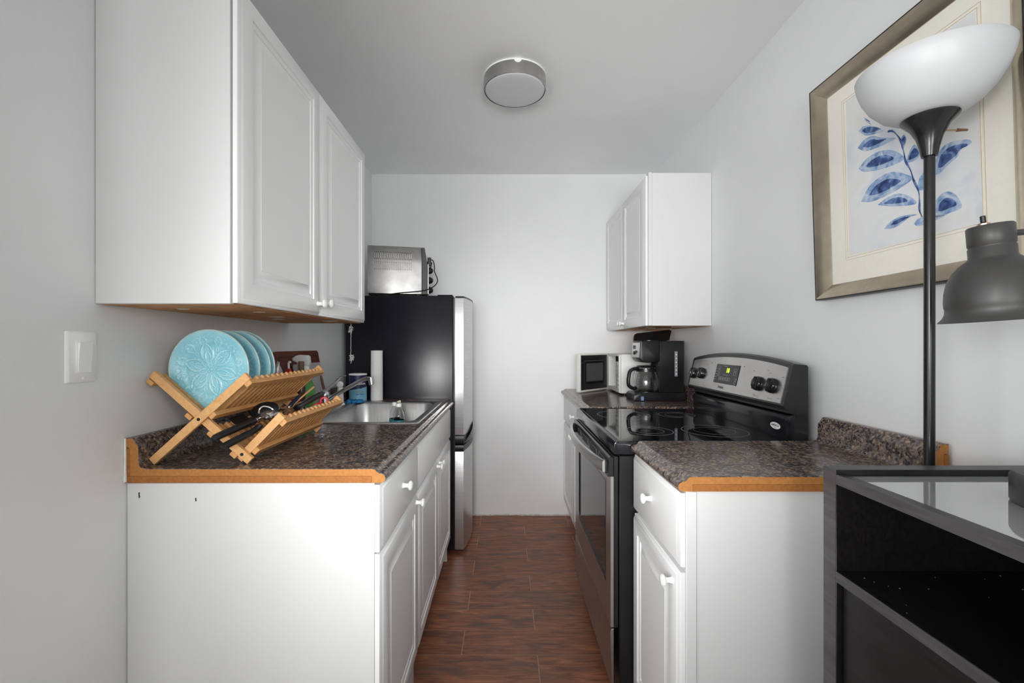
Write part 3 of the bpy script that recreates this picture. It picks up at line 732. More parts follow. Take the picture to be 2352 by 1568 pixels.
# ------------------------------------------------------------------ microwave
c = thing('microwave', 'white compact microwave with its door open in the back right corner', 'microwave', (0.87, 2.88, ZC))
MX0, MX1, MY0, MY1, MZ0, MZ1 = 0.712, 1.009, 2.715, 3.07, 0.918, 1.160
WM = plain('microwave_white', (0.74, 0.735, 0.70, 1), 0.35, var=0.015)
b = B().box(MX0, MX1, MY0, MY0+0.085, MZ0, MZ1, 0.004, 2).box(MX0, MX1, MY1-0.018, MY1, MZ0, MZ1, 0.002)
b.box(MX0, MX1, MY0+0.085, MY1-0.018, MZ1-0.018, MZ1).box(MX0, MX1, MY0+0.085, MY1-0.018, MZ0, MZ0+0.02).box(MX1-0.04, MX1, MY0+0.085, MY1-0.018, MZ0+0.02, MZ1-0.018)
part('housing', b, WM, c)
part('cavity_panel', B().box(MX1-0.046, MX1-0.041, MY0+0.087, MY1-0.02, MZ0+0.022, MZ1-0.02), plain('cavity_grey', (0.6, 0.6, 0.6, 1), 0.4), c)
part('turntable', B().cyl((0.85, 2.925, MZ0+0.0205), (0.85, 2.925, MZ0+0.026), 0.10), glass('turntable_glass', (0.9, 0.95, 0.95, 1), 0.05), c)
b = B().prism([(MX0-0.012, MZ0+0.004), (MX0-0.014, MZ1-0.006), (MX0-0.0005, MZ1), (MX0-0.0005, MZ0)], 'y', MY0+0.002, MY0+0.083, 0.003, 2)
f = part('control_face', b, WM, c)
part('display_window', B().box(MX0-0.0158, MX0-0.0125, MY0+0.012, MY0+0.074, 1.115, 1.148), BLACKG, f)
for r in range(6):
    for k in range(2):
        part('button', B().box(MX0-0.0155, MX0-0.012, MY0+0.018+k*0.028, MY0+0.042+k*0.028, 0.946+r*0.026, 0.963+r*0.026, 0.001), plain('button_grey', (0.45, 0.46, 0.45, 1), 0.5) if r+k == 0 else bpy.data.materials['button_grey'], f)
for x in (MX0+0.03, MX1-0.03):
    for y in (MY0+0.03, MY1-0.03): part('foot', B().cyl((x, y, ZC+0.0005), (x, y, MZ0), 0.010), BLACKP, c)
# open door, hinged at the far edge
hx, hy = MX0-0.004, MY1-0.004
dv = Vector((0.463-hx, 2.822-hy, 0)).normalized(); nv = Vector((-dv.y, dv.x, 0)); 
if nv.y > 0: nv = -nv                                         # inner face looks to the camera side
dz = (MZ0-0.008+MZ1)/2; LH = 0.325; up_ = Vector((0, 0, 1))
pc = lambda s, z, h: Vector((hx, hy, z))+dv*s+nv*h
dr = part('door', B().obox(pc(LH/2, dz, -0.016), dv, nv, up_, LH, 0.03, MZ1-MZ0+0.006, 0.004, 2), WM, c)
def dframe(s0, s1, z0, z1, ws, wz, h0, h1):
    b = B()
    for (a, e, p, q) in ((s0, s0+ws, z0, z1), (s1-ws, s1, z0, z1), (s0+ws, s1-ws, z0, z0+wz), (s0+ws, s1-ws, z1-wz, z1)):
        b.obox(pc((a+e)/2, (p+q)/2, (h0+h1)/2), dv, nv, up_, e-a, h1-h0, q-p)
    return b
part('inner_frame', dframe(0.012, LH-0.012, 0.924, 1.150, 0.033, 0.036, -0.001, 0.003), BLACKS, dr)
part('choke_frame', dframe(0.046, LH-0.046, 0.961, 1.113, 0.016, 0.016, -0.0008, 0.006), BLACKG, dr)
part('screen_pane', B().obox(pc(LH/2, 1.037, 0.0005), dv, nv, up_, LH-0.124, 0.002, 0.12), plain('metal_mesh_screen', (0.10, 0.10, 0.105, 1), 0.35, 0.2), dr)
part('latch_hook', B().obox(pc(LH-0.022, 1.10, 0.008), dv, nv, up_, 0.008, 0.016, 0.006, 0.001), BLACKS, dr)

# ------------------------------------------------------------------ coffee maker
CY0, CY1 = 2.44, 2.60
c = thing('coffee_maker', 'black drip coffee maker with its lid raised beside the range', 'coffee maker', (0.87, 2.52, ZC))
part('base', B().prism([(0.711, 0.9065), (0.709, 0.918), (0.711, 0.936), (0.722, 0.9465), (0.765, 0.952), (0.994, 0.952), (1.0025, 0.946), (1.0025, 0.9065)], 'y', CY0-0.004, CY1+0.004, 0.005, 2), BLACKP, c)
part('hot_plate', B().cyl((0.803, 2.52, 0.9525), (0.803, 2.52, 0.9555), 0.068, seg=36), BLACKS, c)
cx, cy, cr = 0.803, 2.52, 0.080
poly = [(0.852, CY0)]
a0 = math.asin((CY0-cy)/cr*-1) if abs((CY0-cy)/cr) < 1 else 0.0
aw = [(cx+cr*math.cos(t), cy+cr*math.sin(t)) for t in [-0.9+1.8*i/14 for i in range(15)]]
poly = [(0.852, CY0)]+[(x, y) for x, y in aw if CY0+0.004 < y < CY1-0.004]+[(0.852, CY1), (0.985, CY1), (0.9955, CY1-0.012), (0.9955, CY0+0.012), (0.985, CY0)]
part('tower', B().prism(poly, 'z', 0.9525, 1.2405, 0.004, 2), BLACKP, c)
part('brew_head', B().prism([(0.7515, 1.2405), (0.748, 1.236), (0.7445, 1.145), (0.752, 1.131), (0.765, 1.121), (0.785, 1.118), (0.8465, 1.123), (0.852, 1.130), (0.852, 1.2405)], 'y', CY0, CY1, 0.006, 2), BLACKP, c)
fp = part('front_panel', B().prism([(0.7455, 1.230), (0.7415, 1.148), (0.7445, 1.146), (0.7485, 1.232)], 'y', CY0+0.012, CY1-0.012, 0.001), STEEL, c, label='silver front panel with controls')
part('switch', B().box(0.7395, 0.744, 2.535, 2.56, 1.195, 1.215, 0.001), BLACKP, fp)
part('switch', B().box(0.739, 0.7435, 2.49, 2.515, 1.172, 1.186, 0.001), BLACKP, fp)
part('dial', B().lathe([(0, 0), (0.010, 0), (0.009, 0.008), (0, 0.009)], 16, (0.743, 2.535, 1.172), (-1, 0, 0)), BLACKP, fp)
part('blue_label', B().box(0.748, 0.764, CY0-0.0058, CY0-0.0035, 0.910, 0.932), plain('blue_label_print', srgb(120, 135, 175), 0.5, var=0.3, scale=300), c, label='small blue and white sticker')
wg = part('water_gauge', B().box(0.936, 0.9525, CY0-0.0022, CY0+0.002, 1.043, 1.182, 0.001), plain('gauge_grey', (0.28, 0.28, 0.30, 1), 0.25), c)
for k in range(6):
    z = 1.058+k*0.0215
    part('gauge_mark', B().prism([(0.940, z-0.004), (0.9485, z-0.004), (0.9443, z+0.004)], 'y', CY0-0.0030, CY0-0.0022), PLASTICW, wg)
# raised lid
zz = 1.2412
lp = [(0.735, zz), (0.744, zz+0.018), (0.757, zz+0.035), (0.776, zz+0.0445), (0.976, zz+0.066), (0.984, zz+0.060), (0.944, zz+0.004), (0.925, zz)]
b = B(); lean = 1.3
f0 = [(x, 2.535+(z-zz)*lean, z) for x, z in lp]; f1 = [(x+0.003, 2.560+(z-zz)*lean, z+0.002) for x, z in lp]
b.loft([f0, f1])
part('lid', b, BLACKS, c)
part('lid_hinge', B().cyl((0.79, 2.552, zz+0.001), (0.92, 2.552, zz+0.001), 0.006, seg=10), BLACKP, c)
part('basket_rim', B().lathe([(0.046, 0), (0.05, 0), (0.05, 0.003), (0.046, 0.003)], 28, (0.815, 2.505, 1.2405), close=True), BLACKS, c)

# carafe: lifts out, so a thing of its own
c = thing('carafe', 'glass coffee carafe with black handle standing in the coffee maker', 'carafe', (cx, cy, 0.9557))
GL = glass('clear_glass', (0.96, 0.98, 0.98, 1), 0.0)
z0 = 0.9562
pr = [(0.0, 0), (0.055, 0), (0.064, 0.004), (0.0705, 0.022), (0.0715, 0.045), (0.068, 0.075), (0.060, 0.10), (0.0535, 0.118), (0.0545, 0.132), (0.0515, 0.132), (0.0508, 0.118), (0.0575, 0.099), (0.0655, 0.074), (0.069, 0.045), (0.068, 0.023), (0.062, 0.0065), (0.054, 0.003), (0.0, 0.003)]
part('glass_body', B().lathe(pr, 40, (cx, cy, z0)), GL, c)
part('neck_band', B().lathe([(0.0548, 0.110), (0.0572, 0.110), (0.056, 0.124), (0.0546, 0.124)], 32, (cx, cy, z0), close=True), BLACKS, c)
part('lid', B().lathe([(0, 0.133), (0.0535, 0.133), (0.055, 0.137), (0.05, 0.143), (0.0, 0.146)], 32, (cx, cy, z0)), BLACKS, c)
hp = spline([(0.751, CY0+0.055, 1.080), (0.728, CY0+0.048, 1.083), (0.702, CY0+0.044, 1.070), (0.692, CY0+0.04, 1.035), (0.690, CY0+0.04, 1.005), (0.697, CY0+0.043, 0.985), (0.722, CY0+0.048, 0.972), (0.738, CY0+0.054, 0.975)], 5)
part('handle', B().tube(hp, 0.0125, 12, flat=0.8), BLACKP, c)
b = B()
for k in range(5):
    a = math.radians(218); z = 0.03+k*0.0155; r = [0.0712, 0.0716, 0.0705, 0.0685, 0.0655][k]
    b.box(cx+r*math.cos(a)-0.0045, cx+r*math.cos(a)+0.0045, cy+r*math.sin(a)-0.0018, cy+r*math.sin(a)+0.0002, z0+z, z0+z+0.0012)
part('measure_mark', b, PLASTICW, c, kind='stuff')
# ------------------------------------------------------------------ sink, faucet, sprayer
SX0, SX1, SYa, SYb = -0.895, -0.346, 1.735, 2.405
c = thing('sink', 'single-bowl stainless steel drop-in sink in the left countertop', 'sink', (-0.6, 2.07, ZC))
def rl(x0, x1, y0, y1, r, z): return [(x, y, z) for x, y in rrect(x0, x1, y0, y1, r, 7)]
ox0, ox1, oy0, oy1 = -0.800, -0.378, 1.768, 2.372
loops = [rl(SX0, SX1, SYa, SYb, 0.028, ZC+0.0006), rl(SX0+0.001, SX1-0.001, SYa+0.001, SYb-0.001, 0.028, ZC+0.003), rl(SX0+0.006, SX1-0.006, SYa+0.006, SYb-0.006, 0.026, ZC+0.0048),
         rl(SX0+0.012, SX1-0.012, SYa+0.012, SYb-0.012, 0.024, ZC+0.0035),
         rl(ox0-0.004, ox1+0.004, oy0-0.004, oy1+0.004, 0.064, ZC+0.0030), rl(ox0, ox1, oy0, oy1, 0.060, ZC+0.0005), rl(ox0+0.004, ox1-0.004, oy0+0.004, oy1-0.004, 0.058, ZC-0.006),
         rl(ox0+0.010, ox1-0.010, oy0+0.010, oy1-0.010, 0.060, ZC-0.13), rl(ox0+0.016, ox1-0.016, oy0+0.016, oy1-0.016, 0.060, ZC-0.152), rl(ox0+0.030, ox1-0.030, oy0+0.030, oy1-0.030, 0.055, ZC-0.166),
         rl(ox0+0.055, ox1-0.055, oy0+0.055, oy1-0.055, 0.05, ZC-0.170)]
part('basin', B().loft(loops, cap0=False), SINKM, c, ang=60)
part('drain', B().lathe([(0.0, 0.0), (0.02, 0.0), (0.030, 0.0), (0.042, 0.002), (0.045, 0.0004), (0.0, 0.0004)], 28, (-0.59, 2.07, ZC-0.1696)), CHROME, c)
ZD = ZC+0.0038
c = thing('faucet', 'chrome single-lever kitchen faucet with a long straight spout over the sink', 'faucet', (-0.845, 2.05, ZD))
part('base_plate', B().prism(rrect(-0.872, -0.818, 1.985, 2.105, 0.026, 5), 'z', ZD+0.0003, ZD+0.010, 0.002), CHROME, c)
part('body', B().lathe([(0, 0.0), (0.026, 0.0), (0.0255, 0.03), (0.023, 0.05), (0.0225, 0.066), (0.0, 0.072)], 24, (-0.845, 2.05, ZD+0.0105)), CHROME, c)
part('valve_dome', B().lathe([(0, 0), (0.0225, 0), (0.024, 0.008), (0.022, 0.019), (0.014, 0.028), (0, 0.031)], 24, (-0.845, 2.05, ZD+0.068)), CHROME, c)
sp = [(-0.838, 2.05, 0.952), (-0.815, 2.051, 0.972), (-0.76, 2.052, 1.004), (-0.70, 2.053, 1.038), (-0.668, 2.053, 1.055), (-0.645, 2.053, 1.061), (-0.634, 2.053, 1.060)]
part('spout', B().tube(spline(sp, 5), 0.0095, 12), CHROME, c)
part('aerator', B().cyl((-0.632, 2.053, 1.068), (-0.627, 2.053, 1.031), 0.0125, seg=20, bev=0.002), CHROME, c)
lv = [(-0.848, 2.05, 1.000), (-0.822, 2.049, 1.018), (-0.798, 2.048, 1.040), (-0.775, 2.047, 1.064), (-0.766, 2.047, 1.071)]
b = B(); lv = spline(lv, 5)
b.tube(lv, [0.021-0.0145*min(1, (i/(len(lv)-1))*1.15) for i in range(len(lv))], 12, flat=0.45, up=(-0.6, 0, 0.8))
b.tube([(-0.776, 2.047, 1.0705), (-0.762, 2.047, 1.0725), (-0.745, 2.047, 1.0735)], [0.007, 0.008, 0.007], 10, flat=0.4, up=(0, 0, 1))
part('lever', b, CHROME, c)
c = thing('side_sprayer', 'white pull-out side sprayer standing on the sink deck left of the salt canister', 'sprayer', (-0.855, 2.27, ZD))
part('holder', B().lathe([(0, 0), (0.024, 0), (0.022, 0.006), (0.016, 0.012), (0.0, 0.012)], 20, (-0.855, 2.27, ZD+0.0003)), PLASTICW, c)
part('handle', B().lathe([(0, 0), (0.0175, 0), (0.0165, 0.03), (0.0145, 0.06), (0.0135, 0.078), (0, 0.078)], 18, (-0.855, 2.27, ZD+0.0125)), PLASTICW, c)
part('spray_head', B().lathe([(0, 0), (0.012, 0.001), (0.0165, 0.006), (0.017, 0.020), (0.012, 0.032), (0, 0.036)], 20, (-0.852, 2.252, ZD+0.103), (-0.15, 1, 0.12)), PLASTICW, c)
part('trigger', B().box(-0.8525, -0.8435, 2.278, 2.2865, ZD+0.045, ZD+0.098, 0.002), BLACKP, c)

# ------------------------------------------------------------------ things around the sink
c = thing('salt_canister', 'round navy and light blue salt canister with white lid beside the fridge', 'canister', (-0.826, 2.455, ZC))
sx, sy, sr, sh = -0.826, 2.455, 0.047, 0.146
NAVY = plain('navy_label', srgb(30, 34, 70), 0.45, var=0.06); LBLUE = plain('light_blue_label', srgb(122, 180, 205), 0.45, var=0.05)
part('tube', B().cyl((sx, sy, ZC+0.0005), (sx, sy, ZC+sh), sr, seg=48), NAVY, c)
part('lid', B().lathe([(0, 0), (sr+0.0015, 0), (sr+0.002, 0.005), (sr, 0.007), (sr-0.003, 0.005), (0, 0.005)], 48, (sx, sy, ZC+sh)), PLASTICW, c)
part('pour_spout', B().box(sx-0.008, sx+0.012, sy-0.02, sy+0.0, ZC+sh+0.0052, ZC+sh+0.0065), STEEL, c)
def wrapf(z0, a0, r): return lambda x, y: (sx+r*math.sin(a0+x/r), sy-r*math.cos(a0+x/r), z0+y)
b = B(); n = 40; lo_, hi_ = [], []
for i in range(n+1):
    a = -1.45+3.3*i/n; zt = ZC+0.058+0.026*(i/n)
    lo_.append((sx+(sr+0.0006)*math.sin(a), sy-(sr+0.0006)*math.cos(a), ZC+0.002)); hi_.append((sx+(sr+0.0006)*math.sin(a), sy-(sr+0.0006)*math.cos(a), zt))
b.bridge(b.ring(lo_), b.ring(hi_), closed=False)
part('light_blue_band', b, LBLUE, c)
WI = plain('white_print', (0.8, 0.8, 0.8, 1), 0.5); GI = plain('gold_print', srgb(150, 140, 70), 0.5); NI = plain('navy_print', srgb(40, 62, 110), 0.5)
text_part('label_lettering', 'MORTON', 0.0135, WI, c, (0, 0, 0), (1, 0, 0), (0, 0, 1), wrap=wrapf(ZC+0.098, 0.62, sr+0.0011), bold=0.0004)
text_part('label_lettering', 'IODIZED', 0.0115, GI, c, (0, 0, 0), (1, 0, 0), (0, 0, 1), wrap=wrapf(ZC+0.054, 0.55, sr+0.0013), bold=0.0003)
text_part('label_lettering', 'SEA SALT', 0.0115, NI, c, (0, 0, 0), (1, 0, 0), (0, 0, 1), wrap=wrapf(ZC+0.0405, 0.58, sr+0.0013), bold=0.0003)
b = B()
for z, l in ((0.027, 0.042), (0.0145, 0.026)):
    for k in range(9):
        a = 0.55+(k-4)*l/9/sr; b.obox(Vector((sx+(sr+0.001)*math.sin(a), sy-(sr+0.001)*math.cos(a), ZC+z)), Vector((math.cos(a), math.sin(a), 0)), Vector((-math.sin(a), math.cos(a), 0)), Vector((0, 0, 1)), l/9*0.6, 0.0004, 0.0022)
part('label_small_print', b, NI, c, kind='stuff')
a = 0.68; q = lambda x, z: (sx+(sr+0.0012)*math.sin(a+x/sr), sy-(sr+0.0012)*math.cos(a+x/sr), ZC+z)
part('label_emblem', B().tube([q(-0.004, 0.107), q(-0.001, 0.111), q(0.0, 0.114), q(-0.0025, 0.1195), q(0.002, 0.119)], 0.0008, 5).tube([q(0.0, 0.114), q(0.0035, 0.107)], 0.0008, 5), GI, c)
part('label_emblem', B().lathe([(0, 0), (0.0065, 0), (0.0065, 0.0006), (0, 0.0006)], 20, q(-0.001, 0.079), (math.sin(a), -math.cos(a), 0)), NAVY, c)

c = thing('paper_towel_roll', 'nearly used up narrow white paper towel roll standing against the fridge', 'paper towels', (-0.731, 2.49, ZC))
PT = plain('paper_towel', (0.74, 0.73, 0.71, 1), 0.9, var=0.02, scale=60, bump=0.4, bscale=260)
part('paper', B().lathe([(0.0335, 0.0), (0.0335, 0.10), (0.0325, 0.28), (0.0205, 0.28), (0.0205, 0.0)], 36, (-0.731, 2.49, ZC+0.0008), close=True), PT, c)
part('core_tube', B().lathe([(0.0203, 0.0), (0.0203, 0.281), (0.0192, 0.281), (0.0192, 0.0)], 28, (-0.731, 2.49, ZC+0.0008), close=True), plain('cardboard', srgb(160, 130, 98), 0.9), c)

# blue scrubbing cloth
b = B(); n, m = 26, 14; rr = random.Random(5)
grid = []
for j in range(m+1):
    row = []
    for i in range(n+1):
        x = -0.858+0.094*i/n; y = 2.335+0.052*j/m
        e = min(i, n-i)/n*2; f = min(j, m-j)/m*2
        z = ZD+0.002+0.016*(min(1, e*3)**0.5)*(min(1, f*2.5)**0.5)*(0.75+0.25*math.sin(i*1.9+j*0.8))+rr.uniform(-0.001, 0.001)+(0.006 if i < 5 else 0)*min(1, f*2)*min(1, e*3)
        row.append((x, y+0.006*math.sin(i*0.9), z))
    grid.append(row)
vs_ = [[b.bm.verts.new(p) for p in r] for r in grid]
for j in range(m):
    for i in range(n): b.bm.faces.new((vs_[j][i], vs_[j][i+1], vs_[j+1][i+1], vs_[j+1][i]))
bt = [[b.bm.verts.new((p[0], p[1], ZD+0.0008)) for p in r] for r in grid]
for j in range(m):
    for i in range(n): b.bm.faces.new((bt[j][i], bt[j+1][i], bt[j+1][i+1], bt[j][i+1]))
for i in range(n):
    for (j) in (0, m): b.bm.faces.new((vs_[j][i], vs_[j][i+1], bt[j][i+1], bt[j][i]))
for j in range(m):
    for (i) in (0, n): b.bm.faces.new((vs_[j][i], vs_[j+1][i], bt[j+1][i], bt[j][i]))
single('scrubbing_sponge', b, plain('blue_sponge', srgb(40, 128, 190), 0.8, var=0.25, scale=70, bump=0.5, bscale=300), 'flat blue scrubbing sponge on the sink rim in front of the salt canister', 'sponge', base=(-0.81, 2.36, ZD))

# two small water bottles in the sink
PET = glass('clear_plastic', (0.97, 0.99, 0.99, 1), 0.02, 1.32)
def water_bottle(x, y, lab, capcol, dz=0.0):
    z0 = ZC-0.1694
    c = thing('water_bottle', lab, 'bottle', (x, y, z0), group='water bottles in the sink')
    k = 1.03
    out = [(0, 0.002), (0.018, 0.0), (0.0265, 0.006), (0.0275, 0.03), (0.0262, 0.045), (0.0275, 0.06), (0.0275, 0.112), (0.0262, 0.125), (0.0245, 0.138), (0.019, 0.152), (0.013, 0.166), (0.0115, 0.172), (0.0115, 0.190)]
    inn = [(r-0.0008 if r > 0.001 else 0, z+0.0008) for r, z in out][::-1]
    inn[0] = (out[-1][0]-0.0008, out[-1][1])
    part('plastic_body', B().lathe([(r, z*k+dz) for r, z in out+inn], 28, (x, y, z0+0.0006)), PET, c)
    part('cap', B().lathe([(0.0, 0.193), (0.0118, 0.193), (0.0135, 0.191), (0.0138, 0.176), (0.0118, 0.176), (0.0118, 0.189), (0, 0.189)], 24, (x, y, z0+dz)), capcol, c)
    l = part('label_sleeve', B().lathe([(0.0280, 0.068), (0.0280, 0.112)], 28, (x, y, z0+dz)), plain('teal_label', srgb(60, 150, 160), 0.4, var=0.5, scale=45) if 'teal_label' not in bpy.data.materials else bpy.data.materials['teal_label'], c)
    b = B()
    for a0 in (-0.2, 0.9):
        lo_, hi_ = [], []
        for i in range(7):
            a = a0+0.55*i/6; lo_.append((x+0.0283*math.sin(a), y-0.0283*math.cos(a), z0+dz+0.074)); hi_.append((x+0.0283*math.sin(a), y-0.0283*math.cos(a), z0+dz+0.104))
        b.bridge(b.ring(lo_), b.ring(hi_), closed=False)
    part('label_patch', b, WI if x > -0.56 else bpy.data.materials['light_blue_label'], l)
    return c
water_bottle(-0.560, 2.22, 'clear water bottle with white cap in the sink, left and behind of the pair', PLASTICW, 0.0)
c = water_bottle(-0.528, 2.165, 'clear water bottle with torn paper on its cap, right and front of the pair', PLASTICW, 0.002)
rr = random.Random(2)
b = B(); b.loft([[(-0.528+0.011*math.cos(t)*s+dx, 2.165+0.011*math.sin(t)*s, ZC-0.1694+0.1955+h+rr.uniform(-0.001, 0.001)) for t in [2*PI*i/10 for i in range(10)]] for s, h, dx in ((1.0, 0.0, 0), (1.1, 0.004, 0.001), (0.8, 0.010, 0.002), (0.4, 0.0135, 0.006))])
part('torn_seal', b, plain('torn_paper', srgb(205, 196, 182), 0.9, var=0.1), c)
part('red_mark', B().lathe([(0, 0), (0.005, 0), (0.005, 0.0006), (0, 0.0006)], 14, (-0.528+0.0284*math.sin(1.25), 2.165-0.0284*math.cos(1.25), ZC-0.083), (math.sin(1.25), -math.cos(1.25), 0)), plain('red_print', srgb(200, 50, 20), 0.4), c)

# ------------------------------------------------------------------ cutting boards and bottles by the wall
def lean_board(name, lab, mat, y0, y1, x_bot, x_top, z1, t, r, cat='cutting board', groove=None, zb=0.0):
    z0 = ZC+0.0010+zb; L = math.hypot(x_top-x_bot, z1-z0); d = Vector((x_top-x_bot, 0, z1-z0)).normalized(); nrm = Vector((d.z, 0, -d.x))
    if nrm.x < 0: nrm = -nrm
    c = thing(name, lab, cat, (x_bot, (y0+y1)/2, ZC))
    P = lambda s, y, h: Vector((x_bot, y, z0))+d*s+nrm*h
    pl = rrect(0, L, y0, y1, r, 6)
    b = B(); b.loft([[P(s, y, h) for s, y in pl] for h in (0, t)])
    part('board', b, mat, c)
    if groove:
        g0 = rrect(groove, L-groove, y0+groove, y1-groove, r*0.7, 6); g1 = rrect(groove+0.008, L-groove-0.008, y0+groove+0.008, y1-groove-0.008, r*0.6, 6)
        b = B(); b.bridge(b.ring([P(s, y, t+0.0003) for s, y in g0]), b.ring([P(s, y, t+0.0003) for s, y in g1]))
        part('juice_groove', b, wood('board_groove', srgb(60, 30, 20), srgb(84, 44, 30), (3, 3, 20), 3, 0.6), c)
    return c
lean_board('cutting_board', 'dark brown wooden cutting board leaning on the wall behind the dish rack', wood('dark_board_wood', srgb(86, 42, 28), srgb(116, 62, 42), (3, 3, 16), 3.5, 0.5), 1.797, 2.215, -0.908, -0.9575, 1.188, 0.010, 0.018, groove=0.022)
lean_board('cutting_board', 'pale translucent plastic cutting board leaning in front of the brown one', plain('pale_plastic_board', (0.50, 0.49, 0.51, 1), 0.4, var=0.03), 1.915, 2.190, -0.888, -0.9315, 1.131, 0.005, 0.012, zb=0.0048)
b = B().tube([(-0.838, 2.052, ZC+0.003), (-0.8606, 2.050, 1.006), (-0.8748, 2.05, 1.060), (-0.8765, 2.05, 1.0745)], [0.0055, 0.0068, 0.006, 0.002], 10)
b2 = None
single('wooden_stick', B().tube([(-0.852, 2.115, ZC+0.0062), (-0.871, 2.115, 0.99), (-0.887, 2.115, 1.055), (-0.8915, 2.115, 1.0745)], [0.0055, 0.0065, 0.0058, 0.0025], 10), wood('reddish_wood', srgb(84, 48, 38), srgb(112, 68, 54), (20, 20, 3), 3, 0.5), 'thin reddish wooden stick leaning on the pale board behind the faucet', 'kitchen utensil', base=(-0.852, 2.115, ZC))
b.bm.free()

ZK = ZC+0.0046                                   # top of the sink deck
c = thing('spray_bottle', 'spray cleaner bottle with white trigger head and green label behind the dish rack', 'bottle', (-0.852, 1.86, ZK))
bx_, by_ = -0.852, 1.866
part('bottle_body', B().lathe([(0, 0), (0.037, 0), (0.040, 0.004), (0.041, 0.05), (0.040, 0.10), (0.0375, 0.128), (0.028, 0.150), (0.0195, 0.166), (0.0155, 0.178), (0.0145, 0.19), (0, 0.19)], 32, (bx_, by_, ZK+0.0006)), plain('pale_bottle_plastic', (0.52, 0.56, 0.56, 1), 0.25, var=0.05), c)
b = B(); rows = []
for (r, z) in ((0.0415, 0.02), (0.0420, 0.05), (0.0410, 0.10), (0.0385, 0.128), (0.029, 0.150), (0.0205, 0.166)):
    rows.append([(bx_+r*math.sin(a), by_-r*math.cos(a), ZK+0.0006+z) for a in [0.05+2.3*i/14 for i in range(15)]])
rs = [b.ring(r) for r in rows]
for p_, q_ in zip(rs, rs[1:]): b.bridge(p_, q_, closed=False)
part('green_label', b, plain('green_label', srgb(74, 150, 60), 0.35, var=0.1), c)
part('neck_ring', B().lathe([(0, 0.19), (0.0175, 0.19), (0.0175, 0.215), (0.014, 0.218), (0, 0.218)], 20, (bx_, by_, ZK+0.0006)), PLASTICW, c)
TR = plain('trigger_white', (0.72, 0.75, 0.73, 1), 0.35)
hd_ = part('trigger_head', B().prism([(-0.045, 0.236), (-0.047, 0.246), (-0.040, 0.260), (-0.022, 0.2655), (0.014, 0.264), (0.020, 0.258), (0.022, 0.232), (0.017, 0.2185), (-0.013, 0.2185), (-0.016, 0.232)], 'y', -0.012, 0.012, 0.004, 2).xf(Matrix.Translation((bx_, by_, ZK))), TR, c)
part('nozzle', B().cyl((bx_-0.047, by_, ZK+0.247), (bx_-0.051, by_, ZK+0.247), 0.0085, 0.0075, seg=12), TR, hd_)
part('trigger', B().prism([(-0.034, 0.233), (-0.030, 0.212), (-0.036, 0.185), (-0.031, 0.184), (-0.024, 0.212), (-0.024, 0.233)], 'y', -0.006, 0.006, 0.002).xf(Matrix.Translation((bx_, by_, ZK))), TR, hd_)

c = thing('squeeze_bottle', 'red squeeze bottle with a white hooked nozzle behind the dish rack', 'bottle', (-0.872, 1.766, ZK))
part('bottle_body', B().lathe([(0, 0), (0.024, 0), (0.026, 0.004), (0.026, 0.15), (0.022, 0.18), (0.010, 0.205), (0.0085, 0.2125), (0, 0.2125)], 24, (-0.872, 1.766, ZK+0.0006)), plain('red_bottle', srgb(190, 20, 26), 0.3), c)
part('nozzle', B().tube(spline([(-0.872, 1.766, ZK+0.212), (-0.8725, 1.766, ZK+0.232), (-0.869, 1.765, ZK+0.239), (-0.863, 1.763, ZK+0.238)], 4), 0.0042, 10), PLASTICW, c)
c = thing('slim_bottle', 'slim brownish bottle with tan cap right of the red squeeze bottle', 'bottle', (-0.838, 1.800, ZK))
part('bottle_body', B().lathe([(0, 0), (0.0165, 0), (0.018, 0.003), (0.018, 0.14), (0.010, 0.17), (0.009, 0.20), (0, 0.20)], 20, (-0.838, 1.800, ZK+0.0006)), plain('brown_glass', srgb(72, 48, 34), 0.15), c)
part('cap', B().cyl((-0.838, 1.800, ZK+0.2008), (-0.838, 1.800, ZK+0.2405), 0.0115, seg=16, bev=0.002), plain('tan_cap', srgb(112, 92, 74), 0.5), c)

# crumpled clear bag with red print
def crumple(name, c0, sz, mat, lab, cat, seed, sub=3, base=None):
    rr = random.Random(seed); b = B()
    bmesh.ops.create_icosphere(b.bm, subdivisions=sub, radius=1)
    for v in b.bm.verts:
        d = v.co.normalized(); k = 1+0.22*math.sin(d.x*9+seed)+0.2*math.sin(d.y*11+d.z*7+seed*2)+rr.uniform(-0.12, 0.12)
        z = d.z*k*sz[2]; 
        v.co = (c0[0]+d.x*k*sz[0], c0[1]+d.y*k*sz[1], max(c0[2]+z, base[2]+0.0008))
    return single(name, b, mat, lab, cat, base=base, ang=12)
crumple('plastic_bag', (-0.872, 1.664, ZC+0.125), (0.024, 0.036, 0.115), plain('crinkled_film', (0.42, 0.38, 0.39, 1), 0.22, var=0.35, scale=40), 'crumpled see-through food bag behind the plates', 'bag', 4, base=(-0.872, 1.664, ZC))
crumple('plastic_wrap', (-0.60, 1.49, ZC+0.006), (0.034, 0.036, 0.008), glass('film_wrap', (0.96, 0.96, 1, 1), 0.08, 1.2), 'crumpled clear plastic film on the counter under the dish rack', 'plastic film', 9, base=(-0.60, 1.50, ZC))

